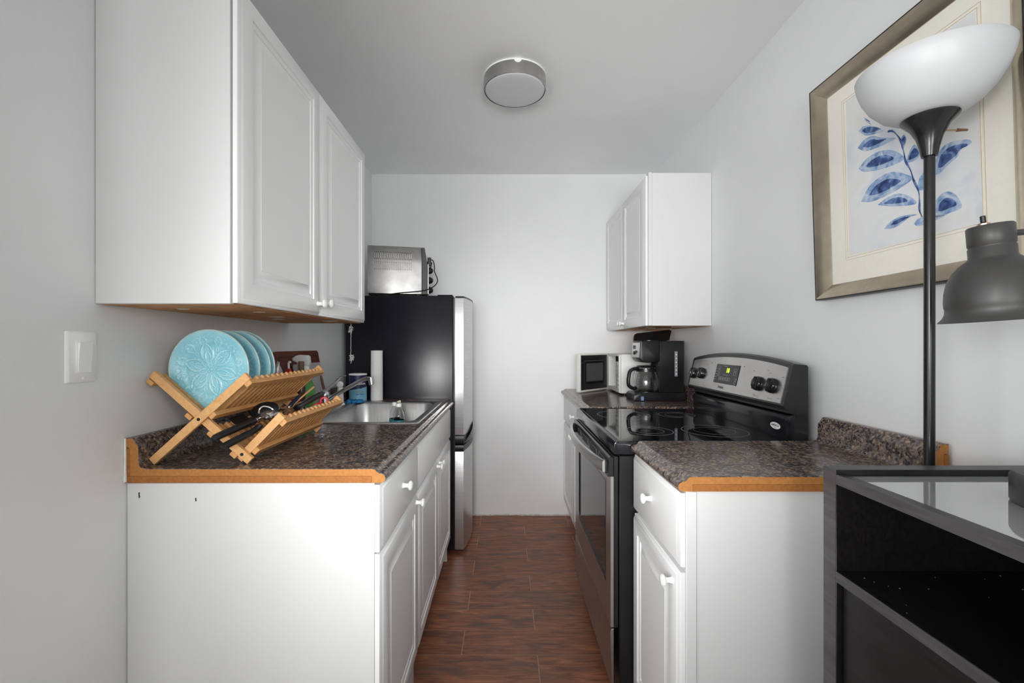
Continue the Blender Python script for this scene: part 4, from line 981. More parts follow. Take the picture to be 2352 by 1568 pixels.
c = thing('jam_jar', 'small glass jar with dark red contents and red lid behind the dish rack', 'jar', (-0.838, 1.665, ZC))
jx, jy = -0.800, 1.668
c.location = (jx, jy, ZC); MW[c.name] = Matrix.Translation((jx, jy, ZC))
part('jar_glass', B().lathe([(0, 0), (0.030, 0), (0.0335, 0.004), (0.0335, 0.062), (0.028, 0.072), (0.028, 0.082), (0.026, 0.082), (0.026, 0.071), (0.0315, 0.061), (0.0315, 0.006), (0, 0.005)], 28, (jx, jy, ZC+0.0006)), PET, c)
part('contents', B().lathe([(0, 0.0056), (0.031, 0.0066), (0.031, 0.047), (0, 0.048)], 28, (jx, jy, ZC+0.0006)), plain('dark_red_jam', srgb(58, 8, 14), 0.2), c)
part('lid', B().lathe([(0, 0.0835), (0.0300, 0.0835), (0.0310, 0.0875), (0.030, 0.096), (0, 0.097)], 28, (jx, jy, ZC)), plain('red_lid', srgb(150, 20, 30), 0.35), c)

# ------------------------------------------------------------------ dish rack
RY0, RY1 = 1.136, 1.592
c = thing('dish_rack', 'folding two-tier bamboo dish rack standing on the left countertop', 'dish rack', (-0.78, (RY0+RY1)/2, ZC))
LW, LT = 0.0215, 0.0115
Aa, Ab = Vector((-0.926, 0, 1.141)), Vector((-0.6690, 0, 0.9125))
Ba, Bb = Vector((-0.9165, 0, 0.9142)), Vector((-0.6685, 0, 1.1365))
Ca, Cb = Vector((-0.7050, 0, 0.9145)), Vector((-0.5915, 0, 1.0305))
YV = Vector((0, 1, 0))
def leg_mesh(a, e, y0):
    d = (e-a).normalized(); n_ = Vector((-d.z, 0, d.x)); m = (a+e)/2; m.y = y0+LT/2
    return B().obox(m, d, YV, n_, (e-a).length, LT, LW, 0.001)
layer = {'B': 0, 'A': 1, 'C': 2}
for nm, a, e in (('A', Aa, Ab), ('B', Ba, Bb), ('C', Ca, Cb)):
    yy = RY0+layer[nm]*(LT+0.0005)
    part('leg', leg_mesh(a, e, yy), BAMB, c)
    part('leg', leg_mesh(a, e, RY1-LT-layer[nm]*(LT+0.0005)), BAMB, c)
def inter(a, e, p, q):
    d1 = e-a; d2 = q-p; den = d1.x*d2.z-d1.z*d2.x
    t = ((p.x-a.x)*d2.z-(p.z-a.z)*d2.x)/den; return a+d1*t
X1 = inter(Aa, Ab, Ba, Bb); X2 = inter(Aa, Ab, Ca, Cb)
for (p, n0) in ((X1, RY0), (X2, RY0+LT+0.0005)):
    part('bolt', B().cyl((p.x, n0-0.0012, p.z), (p.x, n0+0.001, p.z), 0.0042, seg=14), BLACKP, c)
    part('bolt', B().cyl((p.x, RY1-n0+RY0-0.001, p.z), (p.x, RY1-n0+RY0+0.0012, p.z), 0.0042, seg=14), BLACKP, c)
GAPS = 0.0268
def panel(a, e, outn, layer_, s_rails, s_slats, nsl=15, mat=BAMB2, drop=0.0):
    """rails under the legs along the rack, slats lying across them"""
    d = (e-a).normalized()
    off = LW/2+0.006
    y0 = RY0+layer_*(LT+0.0005); y1 = RY1-layer_*(LT+0.0005)
    for s in s_rails:
        p = a+d*s+outn*(off+drop); p.y = (y0+y1)/2
        part('rail', B().obox(p, d, YV, outn, 0.019, y1-y0, 0.0118, 0.001), mat, c)
    p0 = a+d*s_slats[0]; p1 = a+d*s_slats[1]; m = (p0+p1)/2+outn*(LW/2-0.0062)
    me = None
    for k in range(nsl):
        y = 1.187+GAPS*k
        if y > y1-LT-0.008: break
        if me is None:
            bb = B().obox(Vector((0, 0, 0)), d, YV, outn, (p1-p0).length, 0.0098, 0.0122, 0.002, 2)
            o = part('slat', bb, mat, c, world=False); me = o.data
        else:
            o = bpy.data.objects.new('slat', me); COL.objects.link(o); o.parent = c
        q = MW[c.name].inverted() @ Vector((m.x, y, m.z)); o.location = q
dA = (Ab-Aa).normalized(); dB = (Bb-Ba).normalized(); dC = (Cb-Ca).normalized()
nA = Vector((dA.z, 0, -dA.x)); nA = nA if nA.x < 0 else -nA      # outer side of A: down-left
nB = Vector((dB.z, 0, -dB.x)); nB = nB if nB.x > 0 else -nB      # outer side of B: down-right
nC = Vector((dC.z, 0, -dC.x)); nC = nC if nC.x > 0 else -nC
sx1A = (X1-Aa).length; sx1B = (X1-Ba).length; LA = (Ab-Aa).length; LB = (Bb-Ba).length; LC = (Cb-Ca).length
panel(Aa, Ab, nA, 1, [0.012, sx1A-0.030], [0.004, sx1A-0.016], drop=0.003)
panel(Ba, Bb, nB, 0, [sx1B+0.033, LB-0.012], [sx1B+0.020, LB-0.004])
panel(Aa, Ab, nA, 1, [sx1A+0.045, (X2-Aa).length-0.016], [sx1A+0.030, (X2-Aa).length-0.006])
panel(Ca, Cb, nC, 2, [(X2-Ca).length+0.024, LC-0.012], [(X2-Ca).length+0.012, LC-0.004])

# ------------------------------------------------------------------ plates
def petal(r, th, n, ph, r0, r1, w):
    """distance-like field of n pointed petals"""
    a = ((th-ph) % (2*PI/n))-PI/n
    t = (r-r0)/(r1-r0)
    if t < 0 or t > 1: return 9
    half = w*(math.sin(PI*t**0.75)**0.9)*(PI/n)*1.15
    return abs(a)/(max(half, 1e-3))
def relief(r, th):
    h = 0.0
    for (n, ph, r0, r1, w, amp, thick) in ((6, 0.25, 0.012, 0.074, 0.62, 1.0, 0.20), (6, 0.25, 0.016, 0.052, 0.36, 0.8, 0.3), (6, 0.25+PI/6, 0.010, 0.036, 0.42, 0.8, 0.26), (12, 0.25+PI/12, 0.066, 0.094, 0.40, 0.5, 0.35), (24, 0.1, 0.050, 0.063, 0.42, 0.35, 0.5)):
        f = petal(r, th, n, ph, r0, r1, w)
        h += amp*math.exp(-((f-1)/thick)**2) if f < 3 else 0
    for (n, rr_, ph, sg) in ((8, 0.0085, 0, 0.0016), (1, 0.0, 0, 0.003), (16, 0.044, 0.1, 0.0016), (30, 0.0905, 0.05, 0.0013), (18, 0.082, 0.3, 0.0018)):
        a = round((th-ph)/(2*PI/n))*(2*PI/n)+ph
        d2 = (r*math.cos(th)-rr_*math.cos(a))**2+(r*math.sin(th)-rr_*math.sin(a))**2
        h += 0.9*math.exp(-d2/(sg*sg))
    return min(h, 1.25)
RP = 0.110
PLBL = Mat('teal_glaze')
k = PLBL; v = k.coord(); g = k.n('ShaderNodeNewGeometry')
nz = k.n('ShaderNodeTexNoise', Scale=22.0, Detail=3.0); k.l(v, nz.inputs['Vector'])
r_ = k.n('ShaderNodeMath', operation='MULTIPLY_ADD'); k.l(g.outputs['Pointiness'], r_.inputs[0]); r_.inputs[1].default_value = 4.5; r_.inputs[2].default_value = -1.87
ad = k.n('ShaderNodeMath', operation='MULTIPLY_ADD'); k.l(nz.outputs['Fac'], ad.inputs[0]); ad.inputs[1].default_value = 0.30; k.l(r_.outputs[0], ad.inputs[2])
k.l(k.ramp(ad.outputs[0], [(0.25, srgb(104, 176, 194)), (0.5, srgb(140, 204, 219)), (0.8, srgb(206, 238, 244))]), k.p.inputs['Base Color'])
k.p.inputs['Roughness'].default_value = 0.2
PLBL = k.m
PRIM = plain('worn_glaze_rim', srgb(176, 200, 200), 0.25, var=0.1, scale=60)
def plate_proto(y):
    cx_, cz_ = -0.8075, 1.1492
    c = thing('dinner_plate', 'x', 'plate', (cx_, y, cz_), group='teal plates in the dish rack')
    b = B(); NR, NT = 74, 288
    def depth(r):
        t = r/RP
        if t < 0.60: return 0.0125
        if t < 0.74: u_ = (t-0.60)/0.14; return 0.0125-0.0045*(u_*u_*(3-2*u_))
        u_ = (t-0.74)/0.26; return 0.008-0.008*u_**0.9
    prev = None; cen = b.bm.verts.new((0, depth(0)-0.0012, 0))
    for i in range(1, NR+1):
        r = (RP-0.003)*i/NR; ring = []
        for j in range(NT):
            th = 2*PI*j/NT
            ring.append(b.bm.verts.new((r*math.cos(th), depth(r)-0.0018*relief(r, th), r*math.sin(th))))
        if prev is None:
            for j in range(NT): b.bm.faces.new((cen, ring[j], ring[(j+1) % NT]))
        else: b.bridge(prev, ring)
        prev = ring
    # back
    for (r, yb_) in ((RP-0.0035, depth(RP)+0.0045), (RP*0.72, 0.0145), (RP*0.60, 0.0185), (RP*0.58, 0.022), (RP*0.55, 0.022), (RP*0.53, 0.018), (0.0, 0.018)):
        if r == 0:
            cv = b.bm.verts.new((0, yb_, 0))
            for j in range(NT): b.bm.faces.new((prev[j], cv, prev[(j+1) % NT]))
        else:
            ring = b.ring([(r*math.cos(2*PI*j/NT), yb_, r*math.sin(2*PI*j/NT)) for j in range(NT)]); b.bridge(prev, ring); prev = ring
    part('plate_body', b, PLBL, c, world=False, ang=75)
    b = B()
    ringp = [(RP-0.0022+0.0024*math.cos(a), 0.0022+0.0024*math.sin(a)) for a in [2*PI*i/10 for i in range(10)]]
    b.lathe([(r, z) for r, z in ringp], 96, (0, 0, 0), (0, 1, 0), close=True)
    part('rim', b, PRIM, c, world=False, label='pale worn rim')
    return c
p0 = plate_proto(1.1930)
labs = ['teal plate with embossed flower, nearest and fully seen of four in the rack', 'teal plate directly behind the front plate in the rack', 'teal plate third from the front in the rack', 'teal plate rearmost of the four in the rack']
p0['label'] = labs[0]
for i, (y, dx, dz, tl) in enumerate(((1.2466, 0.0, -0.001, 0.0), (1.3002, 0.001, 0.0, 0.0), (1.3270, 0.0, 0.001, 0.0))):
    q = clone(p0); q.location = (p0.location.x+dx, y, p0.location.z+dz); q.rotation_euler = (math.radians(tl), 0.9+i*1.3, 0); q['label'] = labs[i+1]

# ------------------------------------------------------------------ utensils in the lower tier
c = thing('can_opener', 'chrome can opener with two long black handles in the lower tier of the rack', 'can opener', (-0.70, 1.18, 0.97))
h1 = [(-0.7290, 1.094, 0.978), (-0.7255, 1.104, 0.985), (-0.711, 1.143, 0.995), (-0.698, 1.175, 1.003), (-0.6865, 1.203, 1.0095)]
h2 = [(-0.701, 1.090, 0.961), (-0.698, 1.10, 0.966), (-0.684, 1.138, 0.977), (-0.674, 1.17, 0.986), (-0.6705, 1.197, 0.995)]
part('handle', B().tube(spline(h1, 6), [0.006]+[0.0095]*4+[0.0112]*12+[0.0095]*8, 14, flat=0.8), BLACKP, c)
part('handle', B().tube(spline(h2, 6), [0.006]+[0.0095]*4+[0.0112]*12+[0.0095]*8, 14, flat=0.8), BLACKP, c)
part('ferrule', B().tube([(-0.6868, 1.202, 1.0093), (-0.680, 1.218, 1.012)], [0.007, 0.0055], 10), CHROME, c)
part('jaw_plate', B().obox(Vector((-0.6700, 1.2360, 1.0130)), Vector((0.35, 0.93, 0.1)).normalized(), Vector((-0.55, 0.2, 0.8)).cross(Vector((0.35, 0.93, 0.1))).normalized(), Vector((0.35, 0.93, 0.1)).cross(Vector((-0.55, 0.2, 0.8)).cross(Vector((0.35, 0.93, 0.1)))).normalized(), 0.07, 0.026, 0.004, 0.0015), CHROME, c)
g = part('cutting_wheel', B().lathe([(0, 0), (0.012, 0), (0.0135, 0.003), (0.012, 0.006), (0.006, 0.008), (0, 0.010)], 20, (-0.6660, 1.2320, 1.0180), (0.3, -0.5, 0.8)), CHROME, c)
b = B()
for k_ in range(14):
    a = 2*PI*k_/14; q = Vector((0.3, -0.5, 0.8)).normalized(); u_ = q.orthogonal().normalized(); w_ = q.cross(u_)
    b.sphere(Vector((-0.6530, 1.2590, 1.0170))+(u_*math.cos(a)+w_*math.sin(a))*0.010, 0.0022, u=6, v=4)
b.cyl((-0.6530, 1.2590, 1.0150), Vector((-0.6530, 1.2590, 1.0150))+Vector((0.3, -0.5, 0.8)).normalized()*0.005, 0.009, seg=16)
part('gear', b, CHROME, c)
part('turn_key', B().tube(spline([(-0.6770, 1.2060, 1.0290), (-0.6750, 1.2060, 1.0410), (-0.6670, 1.2120, 1.0470), (-0.6530, 1.2160, 1.0430), (-0.6450, 1.2190, 1.0350), (-0.6510, 1.2210, 1.0280), (-0.6630, 1.2180, 1.0270)], 4), 0.0028, 8), CHROME, c)

c = thing('serving_spoon', 'black nylon serving spoon bowl lying in the lower tier behind the can opener', 'spoon', (-0.73, 1.33, 1.0))
b = B(); n1, n2 = 10, 24
bn = Vector((0.12, -0.84, 0.52)).normalized(); bu = Vector((0.95, 0.25, 0.12)); bu = (bu-bn*bu.dot(bn)).normalized(); bw = bn.cross(bu)
c0 = Vector((-0.7165, 1.308, 1.0215))
def sp_ring(rho, h): return [c0+bu*(0.0385*rho*math.cos(2*PI*i/n2))+bw*(0.0285*rho*math.sin(2*PI*i/n2))+bn*h for i in range(n2)]
rsl = [sp_ring(0.05, 0.012)]+[sp_ring(r/8, 0.012*(1-(r/8)**2)) for r in range(1, 9)]+[sp_ring(0.97, -0.002)]+[sp_ring(r/8, 0.0095*(1-(r/8)**2)-0.002) for r in range(7, 0, -1)]
b.loft(rsl)
part('bowl', b, BLACKP, c)
part('handle', B().tube(spline([c0+bu*0.036+bn*-0.001, (-0.7085, 1.40, 1.010), (-0.723, 1.47, 0.997), (-0.73, 1.55, 0.990)], 5), 0.005, 8, flat=0.6), BLACKP, c)
c = thing('spatula', 'black nylon spatula lying flat in the lower tier under the plates', 'spatula', (-0.76, 1.3, 1.0))
cc = Aa+dA*(sx1A+0.046)-nA*0.0046; cc.y = 1.262
ax_ = (dA+YV*0.04).normalized(); ay_ = (YV-dA*0.04).normalized()
part('blade', B().obox(cc, ax_, ay_, ax_.cross(ay_), 0.048, 0.072, 0.003, 0.001), BLACKP, c)
part('handle', B().tube([cc+YV*0.034-nA*0.003, cc+YV*0.10-nA*0.004, cc+YV*0.20-nA*0.004], [0.0042, 0.0042, 0.0048], 10), BLACKP, c)

c = thing('kitchen_knife', 'black-handled knife with a thin wavy steel strip, rearmost in the lower tier', 'knife', (-0.68, 1.52, 1.02))
hk = spline([(-0.688, 1.44, 1.009), (-0.6835, 1.49, 1.0175), (-0.675, 1.54, 1.030), (-0.664, 1.590, 1.0405)], 6)
part('handle', B().tube(hk, [0.0075]+[0.0105]*3+[0.0098]*6+[0.0108]*7+[0.009]*2, 12, flat=1.0), BLACKS, c)
part('steel_strip', B().tube([p+Vector((-0.002, -0.002, 0.0108+0.0012*math.sin(i*0.9))) for i, p in enumerate(hk)], 0.0017, 6), CHROME, c)
part('blade', B().loft([[(-0.690, 1.438, 1.003), (-0.6885, 1.438, 1.0155)], [(-0.693, 1.40, 0.999), (-0.6905, 1.40, 1.014)], [(-0.696, 1.36, 0.996), (-0.694, 1.36, 1.010)], [(-0.699, 1.325, 0.9965), (-0.6985, 1.325, 0.999)]], cap0=False, cap1=False, closed=False), CHROME, c)
c = thing('paring_knife', 'small knife with navy blue handle pointing up in the lower tier', 'knife', (-0.68, 1.42, 1.02))
part('handle', B().tube(spline([(-0.669, 1.360, 1.0265), (-0.663, 1.368, 1.037), (-0.656, 1.378, 1.048), (-0.651, 1.385, 1.0565)], 4), [0.0055]+[0.0072]*9+[0.006]*3, 10, flat=0.8), plain('navy_handle', srgb(22, 26, 44), 0.35), c)
part('bolster', B().sphere((-0.670, 1.358, 1.0245), 0.0054), CHROME, c)
part('blade', B().tube([(-0.6705, 1.357, 1.022), (-0.676, 1.345, 1.012), (-0.682, 1.332, 1.003)], [0.005, 0.0045, 0.001], 8, flat=0.25), CHROME, c)
single('chopstick', B().tube([(-0.6915, 1.43, 1.0225), (-0.690, 1.495, 1.0425), (-0.6885, 1.575, 1.066)], [0.0022, 0.0032, 0.0036], 8), BAMB, 'pale bamboo chopstick sticking up from the lower tier of the rack', 'chopstick', base=(-0.69, 1.50, 1.04))
c = thing('scissors', 'kitchen scissors with red handle loops at the far end of the lower tier', 'scissors', (-0.655, 1.58, 1.0))
RED = plain('red_handle', srgb(205, 36, 38), 0.35)
part('handle_loop', B().tube([(-0.6495+0.0115*math.cos(t), 1.572+0.003*math.cos(t), 1.0150+0.0135*math.sin(t)) for t in [2*PI*i/20 for i in range(20)]], 0.0036, 8, closed=True), RED, c)
part('handle_loop', B().tube([(-0.662+0.010*math.cos(t), 1.545+0.016*math.cos(t), 1.0025+0.0075*math.sin(t)) for t in [2*PI*i/20 for i in range(20)]], 0.0036, 8, closed=True), RED, c)
part('blade', B().tube([(-0.668, 1.525, 1.0005), (-0.676, 1.48, 0.993), (-0.684, 1.43, 0.988)], [0.006, 0.005, 0.0015], 8, flat=0.3), CHROME, c)
c = thing('dinner_fork', 'steel fork lying along the slats of the lower tier', 'fork', (-0.65, 1.42, 1.0))
fk = [(-0.668, 1.325, 0.9985), (-0.660, 1.38, 1.0035), (-0.650, 1.44, 1.0085), (-0.642, 1.49, 1.0145)]
part('handle', B().tube(spline(fk, 5), 0.0042, 8, flat=0.5), STEEL, c)
b = B()
for k_ in range(4):
    o_ = (k_-1.5)*0.0045
    b.tube([(-0.668+o_, 1.325, 0.9985), (-0.671+o_*1.1, 1.30, 0.999), (-0.674+o_*1.1, 1.278, 1.0015)], [0.0017, 0.0015, 0.0008], 6)
part('tine', b, STEEL, c, kind='stuff')

# ------------------------------------------------------------------ frayed string by the cabinet end
b = B(); rr = random.Random(8)
st_ = [(-0.681+rr.uniform(-0.0012, 0.0012), 1.932, 1.3119-0.0092*i) for i in range(19)]
b.tube(st_, 0.0012, 5)
def tuft(b, cz, n, r):
    for i in range(n):
        p = Vector((-0.681+rr.uniform(-r, r), 1.932+rr.uniform(-r, r), cz+rr.uniform(-0.014, 0.012)))
        d = Vector((rr.uniform(-1, 1), rr.uniform(-1, 1), rr.uniform(-1, 1)))*0.012
        b.tube([p, p+d*0.5+Vector((0, 0, 0.003)), p+d], [0.0022, 0.0018, 0.0006], 4)
tuft(b, 1.286, 16, 0.005); tuft(b, 1.158, 22, 0.006)
single('string', b, plain('frayed_white', (0.5, 0.49, 0.48, 1), 0.9), 'frayed white string hanging from the far end of the left wall cabinet beside the fridge', 'string', base=(-0.681, 1.932, 1.31))

# ------------------------------------------------------------------ light switch, ceiling lamp
c = thing('light_switch', 'white rocker light switch on the left wall', 'light switch', (XL, 0.992, 1.189))
b = B()
b.loft([[(XL+h, y, z) for y, z in rrect(0.992-0.037+i_, 0.992+0.037-i_, 1.189-0.058+i_, 1.189+0.058-i_, 0.004, 3)] for h, i_ in ((0.0006, 0.0), (0.004, 0.0008), (0.0065, 0.004))])
pl_ = part('cover_plate', b, PLASTICW, c)
b = B(); b.box(XL+0.0066, XL+0.0085, 0.974, 1.010, 1.153, 1.2235, 0.0008)
part('rocker_bezel', b, PLASTICW, c)
b = B().prism([(XL+0.0086, 1.156), (XL+0.0102, 1.156), (XL+0.0125, 1.188), (XL+0.0150, 1.2205), (XL+0.0086, 1.2205)], 'y', 0.9765, 1.0075, 0.0008)
part('rocker', b, PLASTICW, c)
for z in (1.141, 1.236): part('screw', B().lathe([(0, 0), (0.0032, 0), (0.0028, 0.0012), (0, 0.0014)], 12, (XL+0.0063, 0.992, z), (1, 0, 0)), PLASTICW, c)

lx_, ly_, lr_ = 0.041, 2.012, 0.1415
c = thing('ceiling_light', 'round flush ceiling light with brushed metal ring and white diffuser, unlit', 'ceiling light', (lx_, ly_, HC))
part('ceiling_pan', B().lathe([(0, 0), (lr_-0.001, 0), (lr_-0.001, 0.0058), (0, 0.0058)], 64, (lx_, ly_, HC-0.006)), PLASTICW, c)
part('metal_ring', B().lathe([(lr_-0.002, 0.055), (lr_, 0.0545), (lr_, 0.0005), (lr_-0.0025, 0.0)], 96, (lx_, ly_, HC-0.0615)), brushed('ring_steel', (0.50, 0.49, 0.48, 1), 0.28, (6, 6, 6), 0.02, blotch=0.05), c)
part('diffuser', B().lathe([(0, -0.0065), (lr_*0.75, -0.006), (lr_*0.90, -0.0045), (lr_*0.955, -0.001), (lr_*0.972, 0.004), (lr_*0.972, 0.02)], 96, (lx_, ly_, HC-0.0605)), plain('frosted_diffuser', (0.62, 0.62, 0.64, 1), 0.35, var=0.01), c, ang=60)
tb = [(lx_+0.010+0.0155*math.cos(t), ly_-math.sqrt(lr_**2-(0.010+0.0155*math.cos(t))**2)-0.0012, HC-0.007+0.013*math.sin(t)) for t in [PI+PI*i/12 for i in range(13)]]
part('ring_tab', B().loft([tb, [(x, y+0.001, z) for x, y, z in tb]]), PLASTICW, c)
# ------------------------------------------------------------------ framed picture on the right wall, top leaning out a little
TILT = 0.021/0.687
W_, H_ = 0.600, 0.687
PO = Vector((XR-0.0015, 1.455, 1.3637))
ps = Vector((0, -1, 0)); pt = Vector((-TILT, 0, 1)).normalized(); pn = Vector((-1, 0, -TILT)).normalized()
def PP(s, t, h): return PO+ps*s+pt*t+pn*h
c = thing('framed_picture', 'framed watercolour of blue leaves in a bronze frame hanging on the right wall', 'picture', PO)
GOLD = brushed('bronze_frame', (0.60, 0.52, 0.40, 1), 0.22, (9, 9, 9), 0.0, metal=0.92)
BLK = plain('frame_edge_black', (0.015, 0.014, 0.013, 1), 0.4)
prof_g = [(0.004, 0.003), (0.004, 0.0345), (0.007, 0.0345), (0.045, 0.0105), (0.0455, 0.009), (0.0455, 0.003)]
prof_b = [(0.0, 0.0015), (0.0, 0.033), (0.0015, 0.0355), (0.0038, 0.0355), (0.0038, 0.0015)]
def frame_rail(side, prof):
    def pos(d, h, end):
        if side == 0: return PP(d if end == 0 else W_-d, d, h)            # bottom
        if side == 1: return PP(d if end == 0 else W_-d, H_-d, h)         # top
        if side == 2: return PP(d, d if end == 0 else H_-d, h)            # far
        return PP(W_-d, d if end == 0 else H_-d, h)                       # near
    return B().loft([[pos(d, h, e) for d, h in prof] for e in (0, 1)])
for sd_ in range(4):
    r = part('frame_rail', frame_rail(sd_, prof_g), GOLD, c)
    part('edge_strip', frame_rail(sd_, prof_b), BLK, r)
CREAM = plain('cream_mat_board', srgb(238, 235, 224), 0.8, var=0.015, scale=80)
PAPER = Mat('watercolour_paper'); k = PAPER; v = k.coord(); nz = k.n('ShaderNodeTexNoise', Scale=5.0, Detail=6.0, Distortion=0.6); k.l(v, nz.inputs['Vector'])
k.l(k.ramp(nz.outputs['Fac'], [(0.35, srgb(222, 221, 216)), (0.5, srgb(226, 227, 228)), (0.62, srgb(208, 213, 222)), (0.78, srgb(228, 227, 222))]), k.p.inputs['Base Color']); k.p.inputs['Roughness'].default_value = 0.85; PAPER = k.m
def flat(poly, h0, h1): return B().loft([[PP(s, t, h) for s, t in poly] for h in (h0, h1)])
part('mat_board', flat([(0.044, 0.044), (W_-0.044, 0.044), (W_-0.044, H_-0.044), (0.044, H_-0.044)], 0.004, 0.0085), CREAM, c)
ap = part('art_paper', flat([(0.117, 0.125), (0.492, 0.118), (0.488, 0.588), (0.121, 0.590)], 0.0087, 0.0091), PAPER, c)
PEACH = plain('peach_ruled_line', srgb(214, 192, 164), 0.7)
for q_ in (0.0, 0.0075):
    b = B(); s0, s1, t0, t1 = 0.103+q_, 0.500-q_, 0.112+q_, 0.600-q_; wd = 0.0011
    for (a, e, f, g_) in ((s0, s1, t0, t0+wd), (s0, s1, t1-wd, t1), (s0, s0+wd, t0, t1), (s1-wd, s1, t0, t1)):
        b.loft([[PP(s, t, h) for s, t in ((a, f), (e, f), (e, g_), (a, g_))] for h in (0.0086, 0.0093)])
    part('ruled_line', b, PEACH, c)
LEAVES = [
 [(0.1849, 0.5119), (0.1899, 0.4972), (0.1993, 0.4867), (0.2099, 0.4768), (0.1983, 0.4952)],
 [(0.1655, 0.4797), (0.1803, 0.4859), (0.2078, 0.475), (0.2339, 0.4548), (0.2482, 0.4395), (0.2235, 0.4442), (0.1897, 0.4553)],
 [(0.16, 0.4324), (0.1822, 0.4456), (0.2134, 0.4434), (0.2424, 0.4241), (0.2853, 0.4038), (0.2669, 0.4017), (0.2319, 0.4029), (0.1879, 0.4112)],
 [(0.1612, 0.3719), (0.1906, 0.3888), (0.2347, 0.3906), (0.2722, 0.3767), (0.3012, 0.3522), (0.3053, 0.3369), (0.2706, 0.3354), (0.2262, 0.3412), (0.1786, 0.3556)],
 [(0.1667, 0.2724), (0.1943, 0.3052), (0.2353, 0.3199), (0.2761, 0.3171), (0.3191, 0.2913), (0.3282, 0.2775), (0.2982, 0.2678), (0.2555, 0.2614), (0.2029, 0.2606)],
 [(0.2225, 0.2452), (0.2553, 0.256), (0.2918, 0.2532), (0.3228, 0.2343), (0.3391, 0.2125), (0.3079, 0.2158), (0.2605, 0.2293)],
 [(0.2414, 0.173), (0.2589, 0.1857), (0.2866, 0.1923), (0.3127, 0.1904), (0.3392, 0.1836), (0.3181, 0.1831), (0.2978, 0.1749), (0.2706, 0.1674)],
 [(0.3129, 0.3248), (0.3241, 0.3511), (0.3383, 0.3615), (0.3508, 0.3342), (0.3424, 0.3227), (0.323, 0.3222)],
 [(0.3858, 0.2669), (0.3909, 0.2998), (0.4062, 0.3219), (0.4299, 0.3262), (0.4652, 0.3153), (0.4729, 0.3032), (0.4516, 0.3006), (0.44, 0.286), (0.4166, 0.2747), (0.3985, 0.2639)],
 [(0.3413, 0.2457), (0.3476, 0.2717), (0.3639, 0.2839), (0.3807, 0.265), (0.374, 0.2455), (0.3556, 0.2397)],
 [(0.3789, 0.1654), (0.385, 0.1977), (0.4027, 0.2144), (0.424, 0.2118), (0.4415, 0.1909), (0.4475, 0.1669), (0.4224, 0.1635), (0.3961, 0.1604)],
 [(0.3297, 0.1629), (0.3426, 0.1724), (0.3714, 0.17), (0.4106, 0.1614), (0.376, 0.154), (0.3419, 0.1534)],
 [(0.3017, 0.3662), (0.2997, 0.3907), (0.3088, 0.4011), (0.3152, 0.3887), (0.3111, 0.3698)],
 [(0.36, 0.42), (0.385, 0.455), (0.425, 0.47), (0.462, 0.462), (0.44, 0.435), (0.40, 0.415)],
 [(0.27, 0.47), (0.265, 0.51), (0.285, 0.55), (0.305, 0.52), (0.30, 0.48)]]
def blue_paint(name, lo, mid, hi):
    k = Mat(name); v = k.coord(); nz = k.n('ShaderNodeTexNoise', Scale=34.0, Detail=4.0, Distortion=1.2); k.l(v, nz.inputs['Vector'])
    k.l(k.ramp(nz.outputs['Fac'], [(0.34, lo), (0.5, mid), (0.68, hi)]), k.p.inputs['Base Color']); k.p.inputs['Roughness'].default_value = 0.8; return k.m
PB = blue_paint('pale_blue_wash', srgb(112, 142, 186), srgb(158, 180, 208), srgb(200, 208, 220))
DB = blue_paint('deep_blue_wash', srgb(36, 48, 92), srgb(66, 92, 146), srgb(128, 156, 198))
for i, lf in enumerate(LEAVES):
    pts = [(p[0], p[1]) for p in lf]
    sm = [(q.x, q.y) for q in spline([Vector((p[0], p[1], 0)) for p in pts+[pts[0]]], 3)][:-1]
    o = part('painted_leaf', flat(sm, 0.0092, 0.0094), PB, ap)
    mx_ = sum(p[0] for p in sm)/len(sm); my_ = sum(p[1] for p in sm)/len(sm)
    fx = 0.62 if i not in (1, 8, 12, 7) else 0.78
    if i in (9, 11): continue
    dx_, dy_ = (-0.004, 0.002) if i in (3, 4, 5, 2) else (0.002, 0.001)
    part('painted_leaf_heart', flat([(mx_+dx_+(p[0]-mx_)*fx, my_+dy_+(p[1]-my_)*(fx*0.8)) for p in sm], 0.0094, 0.0096), DB, ap)
stem = [(0.262, 0.432), (0.277, 0.4254), (0.2925, 0.4046), (0.3023, 0.3817), (0.3082, 0.3529), (0.312, 0.3304), (0.3251, 0.3018), (0.3325, 0.2734), (0.345, 0.2409), (0.3467, 0.2126), (0.346, 0.1926), (0.3528, 0.173)]
sm = spline([Vector((p[0], p[1], 0)) for p in stem], 4); n = len(sm)
L_, R_ = [], []
for i, p in enumerate(sm):
    d = (sm[min(i+1, n-1)]-sm[max(i-1, 0)]).normalized(); w_ = 0.0022+0.0010*math.sin(i*0.7)
    L_.append((p.x-d.y*w_, p.y+d.x*w_)); R_.append((p.x+d.y*w_, p.y-d.x*w_))
b = B()
for h in (0.0097,):
    b.bridge(b.ring([PP(s, t, h) for s, t in L_]), b.ring([PP(s, t, h) for s, t in R_]), closed=False)
part('painted_stem', b, DB, ap)

